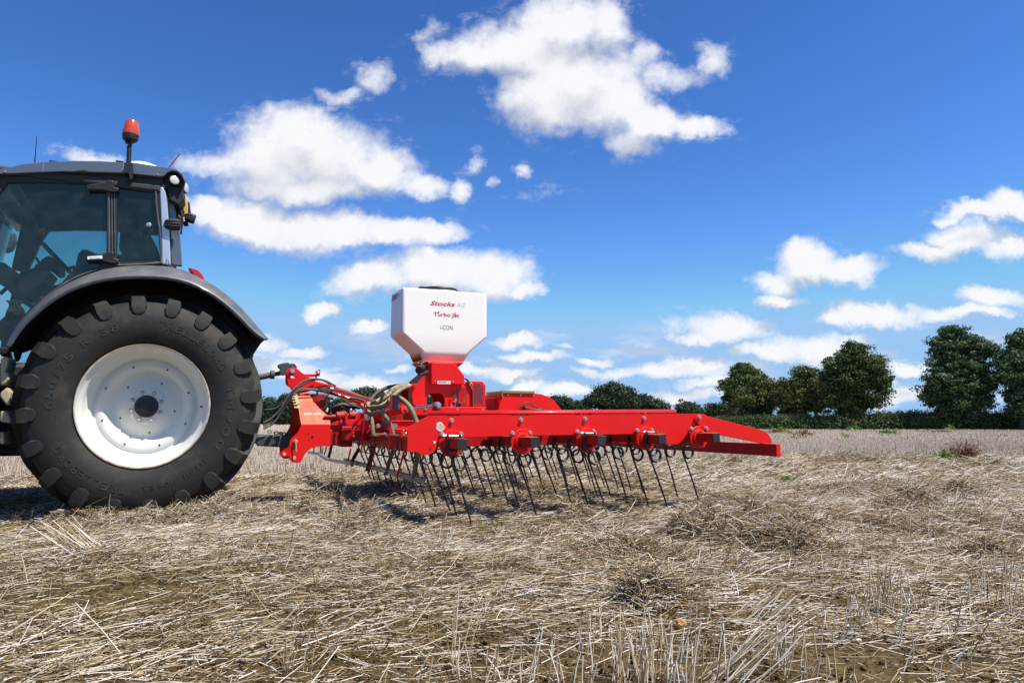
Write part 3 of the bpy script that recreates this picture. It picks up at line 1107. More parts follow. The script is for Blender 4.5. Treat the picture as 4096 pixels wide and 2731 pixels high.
def tree(name, label, F_base, dist, lobesF, kind, n_clump, per, clump_r, leaf, group, r0=0.22, depth=0.8):
    """lobesF: crown lobes as (photo x, photo y, half width px, half height px) at the tree's own distance"""
    r = ray(F_base, 1684)
    bx = r.x / r.y * dist
    bz = float(gz(np.array([bx]), np.array([dist]))[0])
    root = bpy.data.objects.new(name, None)
    root.location = (bx, dist, bz)
    COL.objects.link(root)
    tag(root, label, 'tree', group)
    lobes = []
    for x, y, rx, ry in lobesF:
        q = ray(x, y)
        t = dist / q.y
        w = rx / FPX * dist * 0.92
        lobes.append((q.x * t, dist + random.uniform(-.3, .3) * w, CAM_H + q.z * t, w, w * depth, ry / FPX * dist))
    V, Q, A = crown(lobes, n_clump, per, clump_r, leaf, (bx, dist, bz))
    c = fast_mesh('crown', V, Q, LEAFM[kind], A)
    c.parent = root
    limbs((bx, dist, bz), lobes, r0).build('trunk', M['bark'], root, smooth=True)
    return root


def g4(*l): return [(2700 + a / 1.685, 1250 + b / 1.685, c / 1.685, d / 1.685) for a, b, c, d in l]
def g1(*l): return [(2000 + a / 2.352, 1460 + b / 2.352, c / 2.352, d / 2.352) for a, b, c, d in l]
def g2(*l): return [(1000 + a / 3.36, 1560 + b / 3.36, c / 3.36, d / 3.36) for a, b, c, d in l]


def build_trees():
    gr = 'hedgerow trees at the right of the field'
    tree('field_tree', 'dark round tree, leftmost of the big trees on the right', 2975, 66,
         g4((470,420,105,70),(380,500,75,70),(420,590,90,60),(520,480,80,80)), 'oak', 330, 70, .62, .10, gr)
    tree('field_tree', 'brownish olive tree in front of the leftmost dark round tree', 3045, 58,
         g4((590,500,85,75),(520,580,110,80),(620,600,80,80),(560,680,110,60)), 'olive', 380, 70, .5, .085, gr)
    tree('field_tree', 'yellow green tree between the olive tree and the big broad oak', 3190, 56,
         g4((820,510,120,80),(760,600,90,80),(860,600,110,80),(800,690,100,55),(860,420,60,50)), 'olive', 420, 70, .5, .085, gr)
    tree('field_tree', 'dark tree showing behind the yellow green one, left of the big broad oak', 3265, 66,
         g4((880,440,90,65),(930,520,80,80),(960,610,60,60)), 'oak', 230, 70, .6, .10, gr)
    tree('field_tree', 'big broad oak with rounded crown right of the machine', 3410, 54,
         g4((1190,290,110,80),(1090,380,110,90),(1290,380,130,90),(1360,480,95,80),(1170,480,150,100),(1100,590,120,80),(1300,590,130,70),(1200,680,110,60),(1030,490,60,80)),
         'oak', 780, 75, .52, .085, gr, r0=.3)
    tree('field_tree', 'tallest ash tree with narrow top at the right', 3830, 52,
         g4((1880,150,75,60),(1820,230,100,80),(1990,230,110,75),(2090,250,80,60),(1830,350,110,90),(2000,370,140,100),(1790,470,120,80),(1950,500,160,100),(2080,500,80,80),
            (1760,560,110,60),(1880,620,150,80),(2020,600,110,70),(1910,700,120,60)), 'ash', 1050, 75, .5, .085, gr, r0=.32)
    tree('field_tree', 'dark ash at the right edge of the photo, cut by the frame', 4085, 50,
         g4((2350,200,90,70),(2300,300,90,70),(2430,330,120,120),(2240,350,80,50),(2200,430,70,50),(2330,430,110,90),(2310,560,70,60),(2450,540,120,100),(2480,220,100,90),(2400,650,120,70),(2300,660,50,45)),
         'ash', 850, 75, .5, .085, gr, r0=.18)
    tree('field_tree', 'small far round tree just right of the red side plate', 2755, 105, g4((82,640,58,36),(60,662,45,25),(110,662,45,25)), 'far', 170, 26, .8, .2, gr)
    tree('field_tree', 'low dark bushy tree at the left foot of the big trees', 2868, 80, g4((290,655,75,40),(350,670,60,45),(240,680,50,35),(400,690,50,30)), 'far', 260, 28, .7, .16, gr)
    g = 'distant trees behind the harrow'
    far = [
        ('tall far tree with a domed top left of the side plate bolts', 2420, 130, g1((960,290,70,70),(1080,250,85,70),(900,340,90,60),(1020,350,120,70)), 420),
        ('dark domed tree touching the tall far tree on its right', 2500, 125, g1((1160,300,90,80),(1200,370,90,70),(1100,370,80,60)), 340),
        ('low far tree sloping down toward the right', 2610, 128, g1((1400,370,70,50),(1480,395,70,40),(1330,360,50,60),(1530,410,40,25)), 240),
        ('small far tree behind the curved red cover', 2262, 135, g1((600,350,55,40),(640,390,60,45),(570,390,50,40)), 160),
        ('rounded far tree top beside the curved red cover edge', 2220, 140, g1((515,330,28,25),(520,390,40,50)), 90),
        ('pale low far bushes between two dark trees', 2305, 150, g1((720,385,60,30),(760,410,60,30)), 100),
        ('far tree seen through the arch of the red seeder stand', 1730, 140, [(1717,1602,24,10),(1760,1610,24,12),(1740,1630,44,26),(1765,1605,10,10)], 130),
        ('broad dark far tree behind the upper hoses', 1475, 120, g2((1560,60,110,50),(1680,80,90,50),(1600,160,180,80),(1500,90,60,40)), 300),
        ('far tree between the hoses and the red stand', 1630, 120, g2((2050,90,70,50),(2130,80,60,50),(2040,190,120,90)), 260),
        ('narrow far tree left of the headstock hoses', 1072, 140, g2((250,190,40,60),(270,280,60,80),(230,380,60,80)), 170),
        ('dense dark far wood edge tree behind the headstock', 1140, 130, g2((430,230,60,80),(500,170,70,90),(480,330,120,110),(400,330,70,90)), 420),
        ('far tree seen through the hose loop', 1290, 135, g2((920,150,80,50),(980,210,60,40),(900,280,120,90)), 240),
        ('small leafy far tree below the red brace', 1365, 135, g2((1210,185,60,38),(1290,200,50,30),(1230,260,110,50)), 170),
        ('low far tree behind the toolbar', 1550, 150, g2((1850,300,150,60),(1700,320,100,50)), 150),
        ('low wood edge behind the seed stand', 1880, 150, [(1850,1650,70,26),(1950,1655,80,26)], 160),
        ('low wood edge behind the red cover', 2100, 150, [(2050,1655,70,24),(2150,1655,70,24),(2250,1650,60,26)], 160),
    ]
    for lab, bx, d, lob, n in far:
        tree('distant_tree', lab, bx, d, lob, 'far', int(n * 1.2), 44, 1.25, .22, g, r0=.3)
    # trees behind the tractor, seen only through the cab or beside it
    for i, (bx, lab) in enumerate([(980, 'distant tree hidden mostly by the rear tyre'), (60, 'distant tree behind the tractor wheel at the left edge')]):
        tree('distant_tree', lab, bx, 150, [(bx, 1620, 60, 50), (bx + 40, 1650, 60, 35), (bx - 40, 1650, 60, 35)], 'far', 150, 40, 1.3, .24, g, r0=.3)


build_trees()


def hedge(name, label, xF0, xF1, d0, d1, h0, h1, kind, n, leaf, tall=0.0, thick=1.2):
    r0, r1 = ray(xF0, 1684), ray(xF1, 1684)
    a = np.array([r0.x / r0.y * d0, d0]); b = np.array([r1.x / r1.y * d1, d1])
    t = rng.random(n)
    L = np.linalg.norm(b - a)
    h = (h0 + (h1 - h0) * t) * (1 + 0.16 * vnoise(t * L * 0.35, t * 0, 71) + 0.10 * vnoise(t * L * 1.3, t * 0, 72))
    u = rng.random(n)
    z = h * u ** 0.75
    w = rng.normal(0, 0.35, n) * thick * (1.1 - 0.4 * u)
    d = (b - a) / L
    nrm = np.array([-d[1], d[0]])
    C = np.stack([a[0] + (b - a)[0] * t + nrm[0] * w, a[1] + (b - a)[1] * t + nrm[1] * w, z], 1)
    base = np.array([(a[0] + b[0]) / 2, (a[1] + b[1]) / 2, 0])
    per = 5
    C = np.repeat(C, per, 0) + rng.normal(0, 0.16, (n * per, 3))
    C[:, 2] = np.maximum(C[:, 2], 0.02)
    V, Q = leaf_quads(C - base, leaf, 1.1)
    A = np.repeat(np.clip(np.repeat(0.42 + 0.22 * vnoise(t * L * 0.5, z * 1.5, 75), per) + rng.normal(0, 0.16, n * per), 0, 1), 4)
    if tall > 0:   # grass heads standing above the hedge bottom
        k = int(n * 0.12)
        tt = rng.random(k)
        P0 = np.stack([a[0] + (b - a)[0] * tt, a[1] + (b - a)[1] * tt - 0.5, np.zeros(k)], 1) - base
        P1 = P0 + np.stack([rng.normal(0, .12, k), rng.normal(0, .1, k), (h0 + (h1 - h0) * tt) * (0.8 + tall * rng.random(k))], 1)
        rr = np.full(k, 0.012)
        V2, Q2, A2 = rods(P0, P1, rr, rr * 0.5, np.clip(rng.normal(0.9, 0.1, k), 0, 1))
        Q = np.concatenate([Q, Q2 + len(V)]); V = np.concatenate([V, V2]); A = np.concatenate([A, A2])
    o = fast_mesh(name, V, Q, LEAFM[kind], A)
    o.location = base
    tag(o, label, 'hedge')
    return o


hedge('hedge', 'long dark overgrown hedge under the big trees on the right', 2830, 4500, 56, 50, 0.85, 1.5, 'hedge', 24000, .085, tall=.7)
hedge('hedge', 'low distant hedge line behind the harrow in the middle', 1000, 2900, 155, 120, 2.2, 2.4, 'far', 16000, .24, thick=2)
hedge('hedge', 'low distant hedge line behind the tractor on the left', -900, 1020, 160, 155, 2.2, 2.2, 'far', 6000, .38, thick=2)

M['weed'] = attr_mat('weed_leaves', [(0, (0.05, 0.10, 0.015)), (0.5, (0.13, 0.24, 0.03)), (1, (0.30, 0.42, 0.06))], 0.5, translucent=0.3)
M['dead_weed'] = attr_mat('dead_weed', [(0, (0.08, 0.035, 0.02)), (0.5, (0.20, 0.095, 0.05)), (1, (0.36, 0.20, 0.11))], 0.8)


def weed(label, xF, yF, h, w, dead=False, n=160, leaf=0.03):
    r = ray(xF, yF); t = -CAM_H / r.z
    x, y = r.x * t, r.y * t
    z0 = float(gz(np.array([x]), np.array([y]))[0])
    k = n // 5
    d = np.stack([rng.normal(0, 1, k), rng.normal(0, 1, k), np.abs(rng.normal(0.8, .5, k))], 1)
    P1 = d * np.array([w, w, h]) * 0.5
    P0 = P1 * 0.02
    rr = np.full(k, leaf * 0.09)
    parts = [rods(P0, P1, rr, rr * .6, np.full(k, .35))]
    C = np.repeat(P1, 5, 0) * (0.35 + 0.7 * rng.random((k * 5, 1))) + rng.normal(0, leaf * 0.6, (k * 5, 3))
    C[:, 2] = np.maximum(C[:, 2], 0.01)
    V, Q = leaf_quads(C, leaf if not dead else leaf * 0.5, 1.4)
    parts.append((V, Q, np.repeat(np.clip(rng.normal(.5, .25, k * 5), 0, 1), 4)))
    V, Q, A = join(parts)
    o = fast_mesh('dead_weed' if dead else 'green_weed', V, Q, M['dead_weed' if dead else 'weed'], A)
    o.location = (x, y, z0)
    tag(o, label, 'weed', 'weeds growing in the stubble')


weed('leafy green weed left of the red brown seed head on the right', 3780, 1849, .20, .22, n=420, leaf=.028)
weed('small bright green weed right of the last tine', 3149, 1936, .10, .11, n=220, leaf=.018)
weed('round light green weed far back near the hedge', 3553, 1742, .42, .75, n=320, leaf=.07)
weed('green weed against the hedge bottom, left of the light green one', 3408, 1727, .5, .6, n=160, leaf=.09)
weed('yellowish weed near the left end of the hedge', 3130, 1730, .5, .6, n=160, leaf=.08)
weed('little green weed below the left hedge end', 3166, 1741, .32, .5, n=140, leaf=.06)
weed('green weed at the hedge bottom toward the right', 3806, 1727, .5, .5, n=150, leaf=.09)
weed('tiny green weed in the stubble before the big oak', 3388, 1757, .25, .3, n=90, leaf=.05)
weed('green sprig low in the straw under the rear bar', 2725, 1850, .10, .12, n=120, leaf=.02)
weed('tiny green sprigs in the straw before the seed head', 3550, 1880, .07, .2, n=90, leaf=.018)
weed('red brown dried seed head standing in the straw at the right', 3862, 1842, .46, .32, dead=True, n=1500, leaf=.03)
weed('brown dead weed behind the rear bar end', 3100, 1738, .5, .6, dead=True, n=500, leaf=.08)
weed('brown dead weed between two green ones far back', 3217, 1750, .5, .6, dead=True, n=500, leaf=.07)
weed('flat brown dead weed patch before the ash tree', 3758, 1733, .3, 1.2, dead=True, n=500, leaf=.08)
weed('brown weed patch in the stubble right of centre', 3180, 1765, .3, .4, dead=True, n=300, leaf=.05)

# ------------------------------------------------------------------ lettering
def glyph_mesh(s, shear=0.0, bold=0.0, extrude=0.0):
    cu = bpy.data.curves.new('t', 'FONT')
    cu.body = s
    cu.size = 1.0
    cu.shear = shear
    heavy = bold
    cu.extrude = extrude
    cu.resolution_u = 3
    ob = bpy.data.objects.new('t', cu)
    COL.objects.link(ob)
    dg = bpy.context.evaluated_depsgraph_get()
    me = bpy.data.meshes.new_from_object(ob.evaluated_get(dg))
    vs = [v.co.copy() for v in me.vertices]
    fs = [tuple(p.vertices) for p in me.polygons]
    if heavy > 0:      # heavier strokes: the same letters again, a hair to each side
        n0, f0, v0 = len(vs), list(fs), list(vs)
        for k, (ox, oy) in enumerate(((heavy * 1.6, 0), (heavy * 0.8, heavy), (heavy * 0.8, -heavy))):
            o = len(vs)
            vs += [Vector((v.x + ox, v.y + oy, v.z + 0.09 * (k + 1))) for v in v0]
            fs += [tuple(i + o for i in f) for f in f0]
    bpy.data.objects.remove(ob)
    bpy.data.curves.remove(cu)
    bpy.data.meshes.remove(me)
    return vs, fs


def lettering(s, p_left, p_right, height, mat, parent, name='lettering', normal=None, up=None, shear=0.0, bold=0.0, lift=0.003, depth=0.002, mb=None):
    """text between two base line points"""
    vs, fs = glyph_mesh(s, shear, bold, 0.5)
    x0 = min(v.x for v in vs); x1 = max(v.x for v in vs)
    y0 = min(v.y for v in vs); y1 = max(v.y for v in vs)
    p0, p1 = Vector(p_left), Vector(p_right)
    X = (p1 - p0)
    U = Vector(up or (0, 0, 1))
    Nn = X.cross(U).normalized()
    U = Nn.cross(X).normalized()
    out = [p0 + X * ((v.x - x0) / (x1 - x0)) + U * ((v.y - y0) / (y1 - y0) * height) + Nn * (lift + v.z * depth) for v in vs]
    if mb is not None:
        mb.add(out, fs)
        return None
    b = MB()
    b.add(out, fs)
    return b.build(name, mat, parent)


def arc_letters(mb, s, c, r, a0, a1, h, y, wd=None, depth=0.003, inward=False, bold=0.01):
    """letters set round a wheel's side, clockwise as seen from the camera side when a1 < a0"""
    n = len(s)
    for i, ch in enumerate(s):
        if ch == ' ':
            continue
        a = a0 + (a1 - a0) * (i + 0.5) / n
        vs, fs = glyph_mesh(ch, 0, bold, 0.5)
        if not vs:
            continue
        x0 = min(v.x for v in vs); x1 = max(v.x for v in vs)
        y0 = 0.0; y1 = 0.72
        w = abs(a1 - a0) / n * r * 0.78
        if ch in 'I1/':
            w *= 0.5
        R = Vector((math.cos(a), 0, math.sin(a)))
        T = Vector((math.sin(a), 0, -math.cos(a)))      # clockwise tangent
        out = [Vector(c) + R * (r + (v.y - y0) / (y1 - y0) * h) + T * ((v.x - (x0 + x1) / 2) / max(x1 - x0, 0.05) * w) + Vector((0, y - v.z * depth, 0)) for v in vs]
        mb.add(out, fs)


# ------------------------------------------------------------------ tractor
T = Frame(-2.8997, 5.4, 23.5)
TC = 1.21          # centre line of the tractor, measured away from the outer face of the near wheel
AX = 0.90          # axle height


def tyre_profile():
    return [(.505,.035),(.530,.000),(.575,-.022),(.640,-.038),(.715,-.040),(.785,-.026),(.840,.000),(.880,.045),(.902,.120),(.910,.22),(.912,.29)]


def make_rear_wheel(parent_name='rear_wheel'):
    """wheel with its outer face at y = 0, axle at the origin"""
    w = bpy.data.objects.new(parent_name, None)
    COL.objects.link(w)
    prof = tyre_profile()
    half = prof + [(r, .58 - y) for r, y in reversed(prof[:-1])]
    b = MB()
    b.lathe(half, n=120)
    # raised ring on the sidewall where the lugs end
    N = 20
    for k in range(N):
        for side in (0, 1):
            a0 = 2 * math.pi * (k + 0.5 * side) / N + 0.10
            # path from the sidewall over the shoulder to past the crown centre
            path = [(0.0, .760, -.034, .020, .004), (0.0, .778, -.031, .046, .010), (0.0, .822, -.012, .060, .026), (0.0, .858, .014, .055, .048), (0.02, .880, .055, .050, .060),
                    (0.09, .892, .120, .044, .060), (0.20, .900, .200, .042, .060), (0.31, .902, .275, .042, .060), (0.37, .902, .315, .042, .058)]
            rows = []
            for j, (da, rb, y, hw, hgt) in enumerate(path):
                a = a0 + da
                y2 = y if not side else .58 - y
                pr = Vector((math.cos(a), 0, math.sin(a)))
                tg = Vector((-math.sin(a), 0, math.cos(a)))
                if j < 4:      # outward along the sidewall
                    n = (pr * (0.10 + 0.22 * j) + Vector((0, -1 if not side else 1, 0)) * (0.95 - 0.12 * j)).normalized()
                elif j == 4:
                    n = (pr * 1.0 + Vector((0, -1 if not side else 1, 0)) * 0.22).normalized()
                else:
                    n = pr
                c = pr * rb + Vector((0, y2, 0))
                low = c - n * 0.02
                top = c + n * hgt
                sk = tg * hw
                rows.append([low - sk * 1.12, top - sk * 0.92, top + sk * 0.92, low + sk * 1.12])
            vs = [p for r in rows for p in r]
            fs = []
            for j in range(len(rows) - 1):
                for q in range(3):
                    fs.append((j*4+q, j*4+q+1, (j+1)*4+q+1, (j+1)*4+q))
            fs.append((0, 3, 2, 1)); e = (len(rows) - 1) * 4
            fs.append((e, e+1, e+2, e+3))
            b.add(vs, fs)
    t = b.build('tyre', M['rubber'], w, smooth=True, angle=20)
    lb = MB()
    arc_letters(lb, '650/75 R 38', (0, 0, 0), .648, math.radians(184), math.radians(108), .060, -.040)
    arc_letters(lb, 'TRELLEBORG', (0, 0, 0), .655, math.radians(84), math.radians(27), .060, -.040)
    arc_letters(lb, 'TM900', (0, 0, 0), .655, math.radians(17), math.radians(-33), .062, -.040)
    arc_letters(lb, 'HIGH POWER', (0, 0, 0), .655, math.radians(-42), math.radians(-88), .040, -.040)
    arc_letters(lb, 'TRELLEBORG', (0, 0, 0), .655, math.radians(-97), math.radians(-152), .060, -.040)
    lt = lb.build('lettering', M['rubber_hi'], t)
    # rim
    rp = [(.500,.040),(.514,.030),(.516,.012),(.508,.000),(.498,.004),(.490,.024),(.478,.050),(.462,.056),(.456,.085),(.452,.125),(.444,.134),(.436,.190),(.424,.200),
          (.412,.232),(.402,.240),(.394,.238),(.380,.228),(.362,.222),(.335,.226),(.315,.240),(.290,.286),(.270,.300),(.240,.296),(.205,.276),(.172,.262),(.160,.258)]
    rb = MB(); rb.lathe([(r, y) for r, y in rp[4:]], n=96)
    rb.lathe([(.160,.258),(.0,.258)], n=96)
    r = rb.build('rim', M['white_rim'], w, smooth=True, angle=60)
    e = MB(); e.lathe(rp[:5], n=96); e.build('rim_edge', M['rim_edge'], r, smooth=True)
    rb2 = MB(); rb2.lathe([(.515,.04),(.49,.10),(.47,.30),(.47,.48),(.50,.545)], n=64); rb2.build('rim_barrel', M['dark'], r, smooth=True)
    hub = MB(); hub.lathe([(.158,.262),(.156,.240),(.150,.236),(.100,.234),(.096,.230)], n=64)
    h = hub.build('hub', M['white_rim'], w, smooth=True, angle=40)
    cp = MB(); cp.lathe([(.096,.233),(.092,.217),(.085,.212),(.03,.210),(.0,.210)], n=48); cp.build('hub_cap', M['black'], h, smooth=True, angle=40)
    for k in range(8):
        a = math.radians(22.5 + 45 * k - 3)
        c = (.124 * math.cos(a), .236, .124 * math.sin(a))
        q = MB(); q.lathe([(.0, 0), (.019, 0), (.019, -.004), (.013, -.007), (.013, -.017), (.009, -.021), (.0, -.021)], c=c, n=6 if False else 16)
        q.build('wheel_nut', M['rim_edge'], h, smooth=True)
    hb = MB()
    for k in range(8):
        a = math.radians(23 + 45 * k - 3)
        hb.lathe([(.0,0),(.0085,0)], c=(.350 * math.cos(a), .2185, .350 * math.sin(a)), n=12)
    for k in range(5):
        a = math.radians(62 - 72 * k)
        hb.lathe([(.0,0),(.0085,0)], c=(.225 * math.cos(a), .2835, .225 * math.sin(a)), n=12)
    hb.build('rim_holes', M['black'], r)
    v = MB(); v.tube([(.455, .13, .0), (.445, .10, .0), (.435, .085, .0)], [.009, .008, .006], 8); v.build('valve', M['dark'], r, smooth=True)
    return w


def build_tractor():
    root = T.root('tractor', 'grey tractor with white rear wheel, orange beacon and glazed cab, left of the red harrow', 'tractor')
    P = T.py

    w = make_rear_wheel()
    w.parent = root
    w.location = (0, 0, AX)
    w.scale = (.93, 1, .955)
    def copy_tree(o, parent):
        c = o.copy(); COL.objects.link(c); c.parent = parent
        for ch in [q for q in bpy.data.objects if q.parent == o]:
            copy_tree(ch, c)
        return c
    w2 = copy_tree(w, root)
    w2.location = (0, 2 * TC, AX)
    w2.scale = (1, -1, 1)
    w2.rotation_euler = (0, 0.11, 0)
    for sgn in (0, 1):
        f = copy_tree(w, root)
        f.name = 'front_wheel'
        f.location = (-2.75, 0.12 if sgn == 0 else 2 * TC - 0.12, 0.70)
        f.scale = (.75, .75 if sgn == 0 else -.75, .75)

    # ---- mudguards
    L = G('A1',(66,1500),(100,1435),(160,1352),(240,1282),(330,1205),(450,1137),(600,1085),(750,1062),(900,1058),(1050,1064),(1180,1092),(1300,1150),(1400,1220),(1500,1312),(1590,1415),(1664,1452))
    U = G('A1',(60,1482),(92,1405),(140,1325),(215,1240),(300,1165),(420,1088),(570,1018),(720,978),(870,967),(1000,969),(1130,985),(1262,1050),(1385,1125),(1490,1212),(1590,1330),(1668,1440))
    vs, fs = [], []
    yl, yu = -.035, .10
    lip = []
    for l, u in zip(L, U):
        p0 = P(l, yl); p3 = P(u, yu)
        rad = Vector((p0.x, 0, p0.z - AX)).normalized()
        p1 = p0 + rad * .022 + Vector((0, -.012, 0))
        p2 = p0 + rad * .034 + Vector((0, .004, 0))
        m = p2.lerp(p3, .55) + rad * .012
        p4 = p3 + Vector((0, .34, 0)) - rad * .004
        lip.append(p0)
        vs += [p0, p1, p2, m, p3, p4]
    K = 6
    for i in range(len(L) - 1):
        for k in range(K - 1):
            fs.append((i*K+k, (i+1)*K+k, (i+1)*K+k+1, i*K+k+1))
    b = MB(); b.add(vs, fs)
    fo = b.build('mudguard', M['fender'], root, smooth=True, angle=50)
    so_ = fo.modifiers.new('solid', 'SOLIDIFY'); so_.thickness = .008; so_.offset = 1
    sb = fo.modifiers.new('sub', 'SUBSURF'); sb.levels = 1; sb.render_levels = 1
    fo2 = fo.copy(); COL.objects.link(fo2); fo2.parent = root; fo2.scale = (1, -1, 1); fo2.location = (0, 2 * TC, 0)
    # inner wing panels closing the arch, dark
    inn = MB()
    inn.prism([Vector((p.x, .60, p.z + .05)) for p in lip] + [Vector((.45, .60, .75)), Vector((-.85, .60, .75))], (0, .02, 0))
    fs = [(2*i, 2*i+2, 2*i+3, 2*i+1) for i in range(len(lip) - 1)]
    vs = []
    for p in lip:
        vs += [Vector((p.x, .0, p.z + .02)), Vector((p.x, .62, p.z + .05))]
    inn.add(vs, fs)
    i1 = inn.build('arch_liner', M['dark'], root)
    mirror(i1, root, TC)

    # ---- cab: side frames with glass, roof, floor
    outline = G('A1',(-60,398),(300,385),(1008,412),(1035,470),(1068,968),(960,974),(720,990),(560,1030),(400,1100),(230,1235),(130,1350),(62,1480),(40,1530),(-300,1530),(-345,1300),(-245,900),(-75,540))
    door = G('A1',(42,458),(250,455),(640,468),(666,500),(668,885),(664,925),(610,985),(560,1003),(440,1052),(330,1117),(215,1212),(120,1322),(60,1432),(38,1488),(-250,1490),(-290,1300),(-190,900),(-14,540))
    quart = G('A1',(738,488),(950,495),(968,512),(985,640),(1004,930),(990,948),(752,958),(730,938))
    side_y = .42
    fr = MB()
    fr.prism([P(q, side_y) for q in outline], (0, .06, 0), [[P(q, side_y) for q in door], [P(q, side_y) for q in quart]])
    f1 = fr.build('cab_frame', M['black'], root, bevel=.006)
    mirror(f1, root, TC)
    gd = MB(); gd.prism([P(q, side_y + .02) for q in G('A1',(25,445),(250,442),(655,455),(680,490),(682,930),(615,998),(440,1064),(330,1130),(215,1225),(120,1335),(60,1445),(45,1500),(-260,1500),(-310,1300),(-205,900),(-30,540))], (0, .005, 0))
    g1_ = gd.build('door_glass', M['glass'], root)
    mirror(g1_, root, TC)
    gq = MB(); gq.prism([P(q, side_y + .02) for q in G('A1',(728,478),(960,485),(980,505),(1000,640),(1014,935),(1000,958),(752,968),(722,945))], (0, .005, 0))
    g2_ = gq.build('quarter_glass', M['glass'], root)
    mirror(g2_, root, TC)
    # rubber seals and door edge posts
    sl_ = MB()
    for x0, x1, ww in ((681, 683, .020), (700, 704, .012), (716, 722, .010)):
        a, b_ = P(G('A1', (x0, 495))[0], side_y - .012), P(G('A1', (x1, 900))[0], side_y - .012)
        sl_.tube([a, b_], ww * .6, 8)
    sl_.tube(spline([P(q, side_y - .006) for q in G('A1',(975,505),(985,640),(1005,800),(1010,935),(990,960),(750,974),(724,962))], 5), .009, 8)
    sl_.tube(spline([P(q, side_y - .006) for q in G('A1',(610,1000),(500,1040),(400,1092),(300,1165),(200,1262),(120,1370),(78,1450))], 5), .008, 8)
    sl_.build('door_seal', M['link'], root, smooth=True)
    for y0, tip in ((458, 545), (905, 540)):
        h = MB()
        h.prism([P(q, side_y - .045) for q in G('A1',(670,y0-18),(712,y0-16),(716,y0+25),(742,y0+30),(744,y0+50),(715,y0+58),(672,y0+52),(640,y0+42),(tip,y0+42),(tip-4,y0+12),(590,y0+4),(664,y0-8))], (0, .05, 0))
        ho = h.build('door_hinge', M['black'], root, bevel=.008)
        hh = MB()
        for dy in (0, 24):
            q = P(G('A1', (708, y0 + 2 + dy))[0], side_y - .047)
            hh.lathe([(0, 0), (.009, 0)], c=tuple(q), n=12)
        hh.build('hinge_holes', M['dark'], ho)
    lp = MB(); lp.prism([P(q, side_y - .052) for q in G('A1',(548,919),(640,912),(642,932),(549,937))], (0, .006, 0))
    pl = lp.build('name_plate', M['white'], root)
    lettering('Active', P(G('A1', (560, 933))[0], side_y - .053), P(G('A1', (630, 929))[0], side_y - .053), .016, M['grey_text'], pl, shear=.3)
    bq = MB(); c = P(G('A1', (934, 721))[0], side_y - .0)
    bq.lathe([(0, -.02), (.010, -.02), (.012, -.012), (.020, -.010), (.022, 0), (0, 0)], c=tuple(c), n=16); bq.build('glass_bolt', M['steel'], root, smooth=True)
    # roof
    roof_o = G('A1',(-150,428),(-110,394),(0,372),(140,340),(270,326),(480,319),(620,320),(760,328),(850,332),(960,348),(1060,362),(1110,372),(1140,392),(1156,425),(1166,447),(1156,448),(1138,410),(1112,388),(1082,381),(1052,390),(1028,415),(1000,418),(770,395),(400,386),(0,402),(-150,440))
    r = MB(); r.prism([P(q, side_y - .05) for q in roof_o], (-.10, 2 * (TC - side_y) + .10, 0))
    ro = r.build('roof', M['grey'], root, bevel=.03, seg=4)
    for xx in (268, 770):
        q = MB(); q.bar(P(G('A1', (xx + 5, 335))[0], side_y - .054), P(G('A1', (xx - 3, 384))[0], side_y - .054), .004, .004); q.build('roof_seam', M['steel'], ro)
    rb = MB(); rb.box((P(G('A1', (-100, 400))[0], .42).x, side_y - .02, P(G('A1', (400, 470))[0], .42).z + .03), (P(G('A1', (1010, 440))[0], .42).x, 2 * TC - side_y + .02, P(G('A1', (400, 400))[0], .42).z + .002))
    rb.build('roof_lining', M['interior'], root, bevel=.02)
    for q in ((32, 386), (990, 405)):
        c = P(G('A1', q)[0], side_y - .052); m_ = MB(); m_.lathe([(0, -.006), (.007, -.006), (.009, 0)], c=tuple(c), n=10); m_.build('roof_bolt', M['steel'], ro, smooth=True)
    dm = MB(); c = P(G('A1', (880, 345))[0], .75); dm.lathe([(.16, 0), (.15, .03), (.10, .05), (0, .058)], c=(c.x, .95, c.z + .02), n=24, axis='z'); dm.build('roof_dome', M['white'], root, smooth=True)
    for xx in (335, 750):
        c = P(G('A1', (xx, 326))[0], .5); q = MB(); q.box((c.x - .03, .5, c.z - .01), (c.x + .03, .56, c.z + .012)); q.build('roof_cap', M['black'], root, bevel=.004)
    v = MB(); v.prism([P(q, side_y - .055) for q in G('A1',(478,378),(545,376),(550,384),(480,386))], (0, .01, 0)); v.build('roof_vent', M['dark'], root)
    # rear pillars
    pa = MB(); pa.prism([P(q, side_y - .004) for q in G('A1',(1002,484),(1022,484),(1040,520),(1050,600),(1062,760),(1070,972),(1016,966),(1012,700))], (0, .06, 0))
    p1 = pa.build('rear_pillar', M['silver'], root, bevel=.008); mirror(p1, root, TC)
    pb = MB(); pb.prism([P(q, side_y + .10) for q in G('A1',(1050,520),(1090,560),(1110,700),(1128,760),(1143,978),(1066,972),(1058,700))], (0, .05, 0))
    p2 = pb.build('corner_panel', M['grey'], root, bevel=.008); mirror(p2, root, TC).location.x = -.12
    # rear window, windscreen and floor
    xb = P(G('A1', (1085, 700))[0], .5).x
    zt, zb = P(G('A1', (900, 440))[0], .42).z, P(G('A1', (900, 965))[0], .42).z
    rw = MB(); rw.bar((xb - .01, .56, (zb + zt) / 2 - .07), (xb - .12, 2 * TC - .56, (zb + zt) / 2 - .07), .006, zt - zb + .15); rw.build('rear_window', M['glass'], root)
    xf = P(G('A1', (-290, 600))[0], .42).x
    ws = MB(); ws.bar((xf - .25, TC, .9), (xf + .05, TC, zt), 1.5, .006, up=(0, 0, 1)); ws.build('windscreen', M['glass'], root)
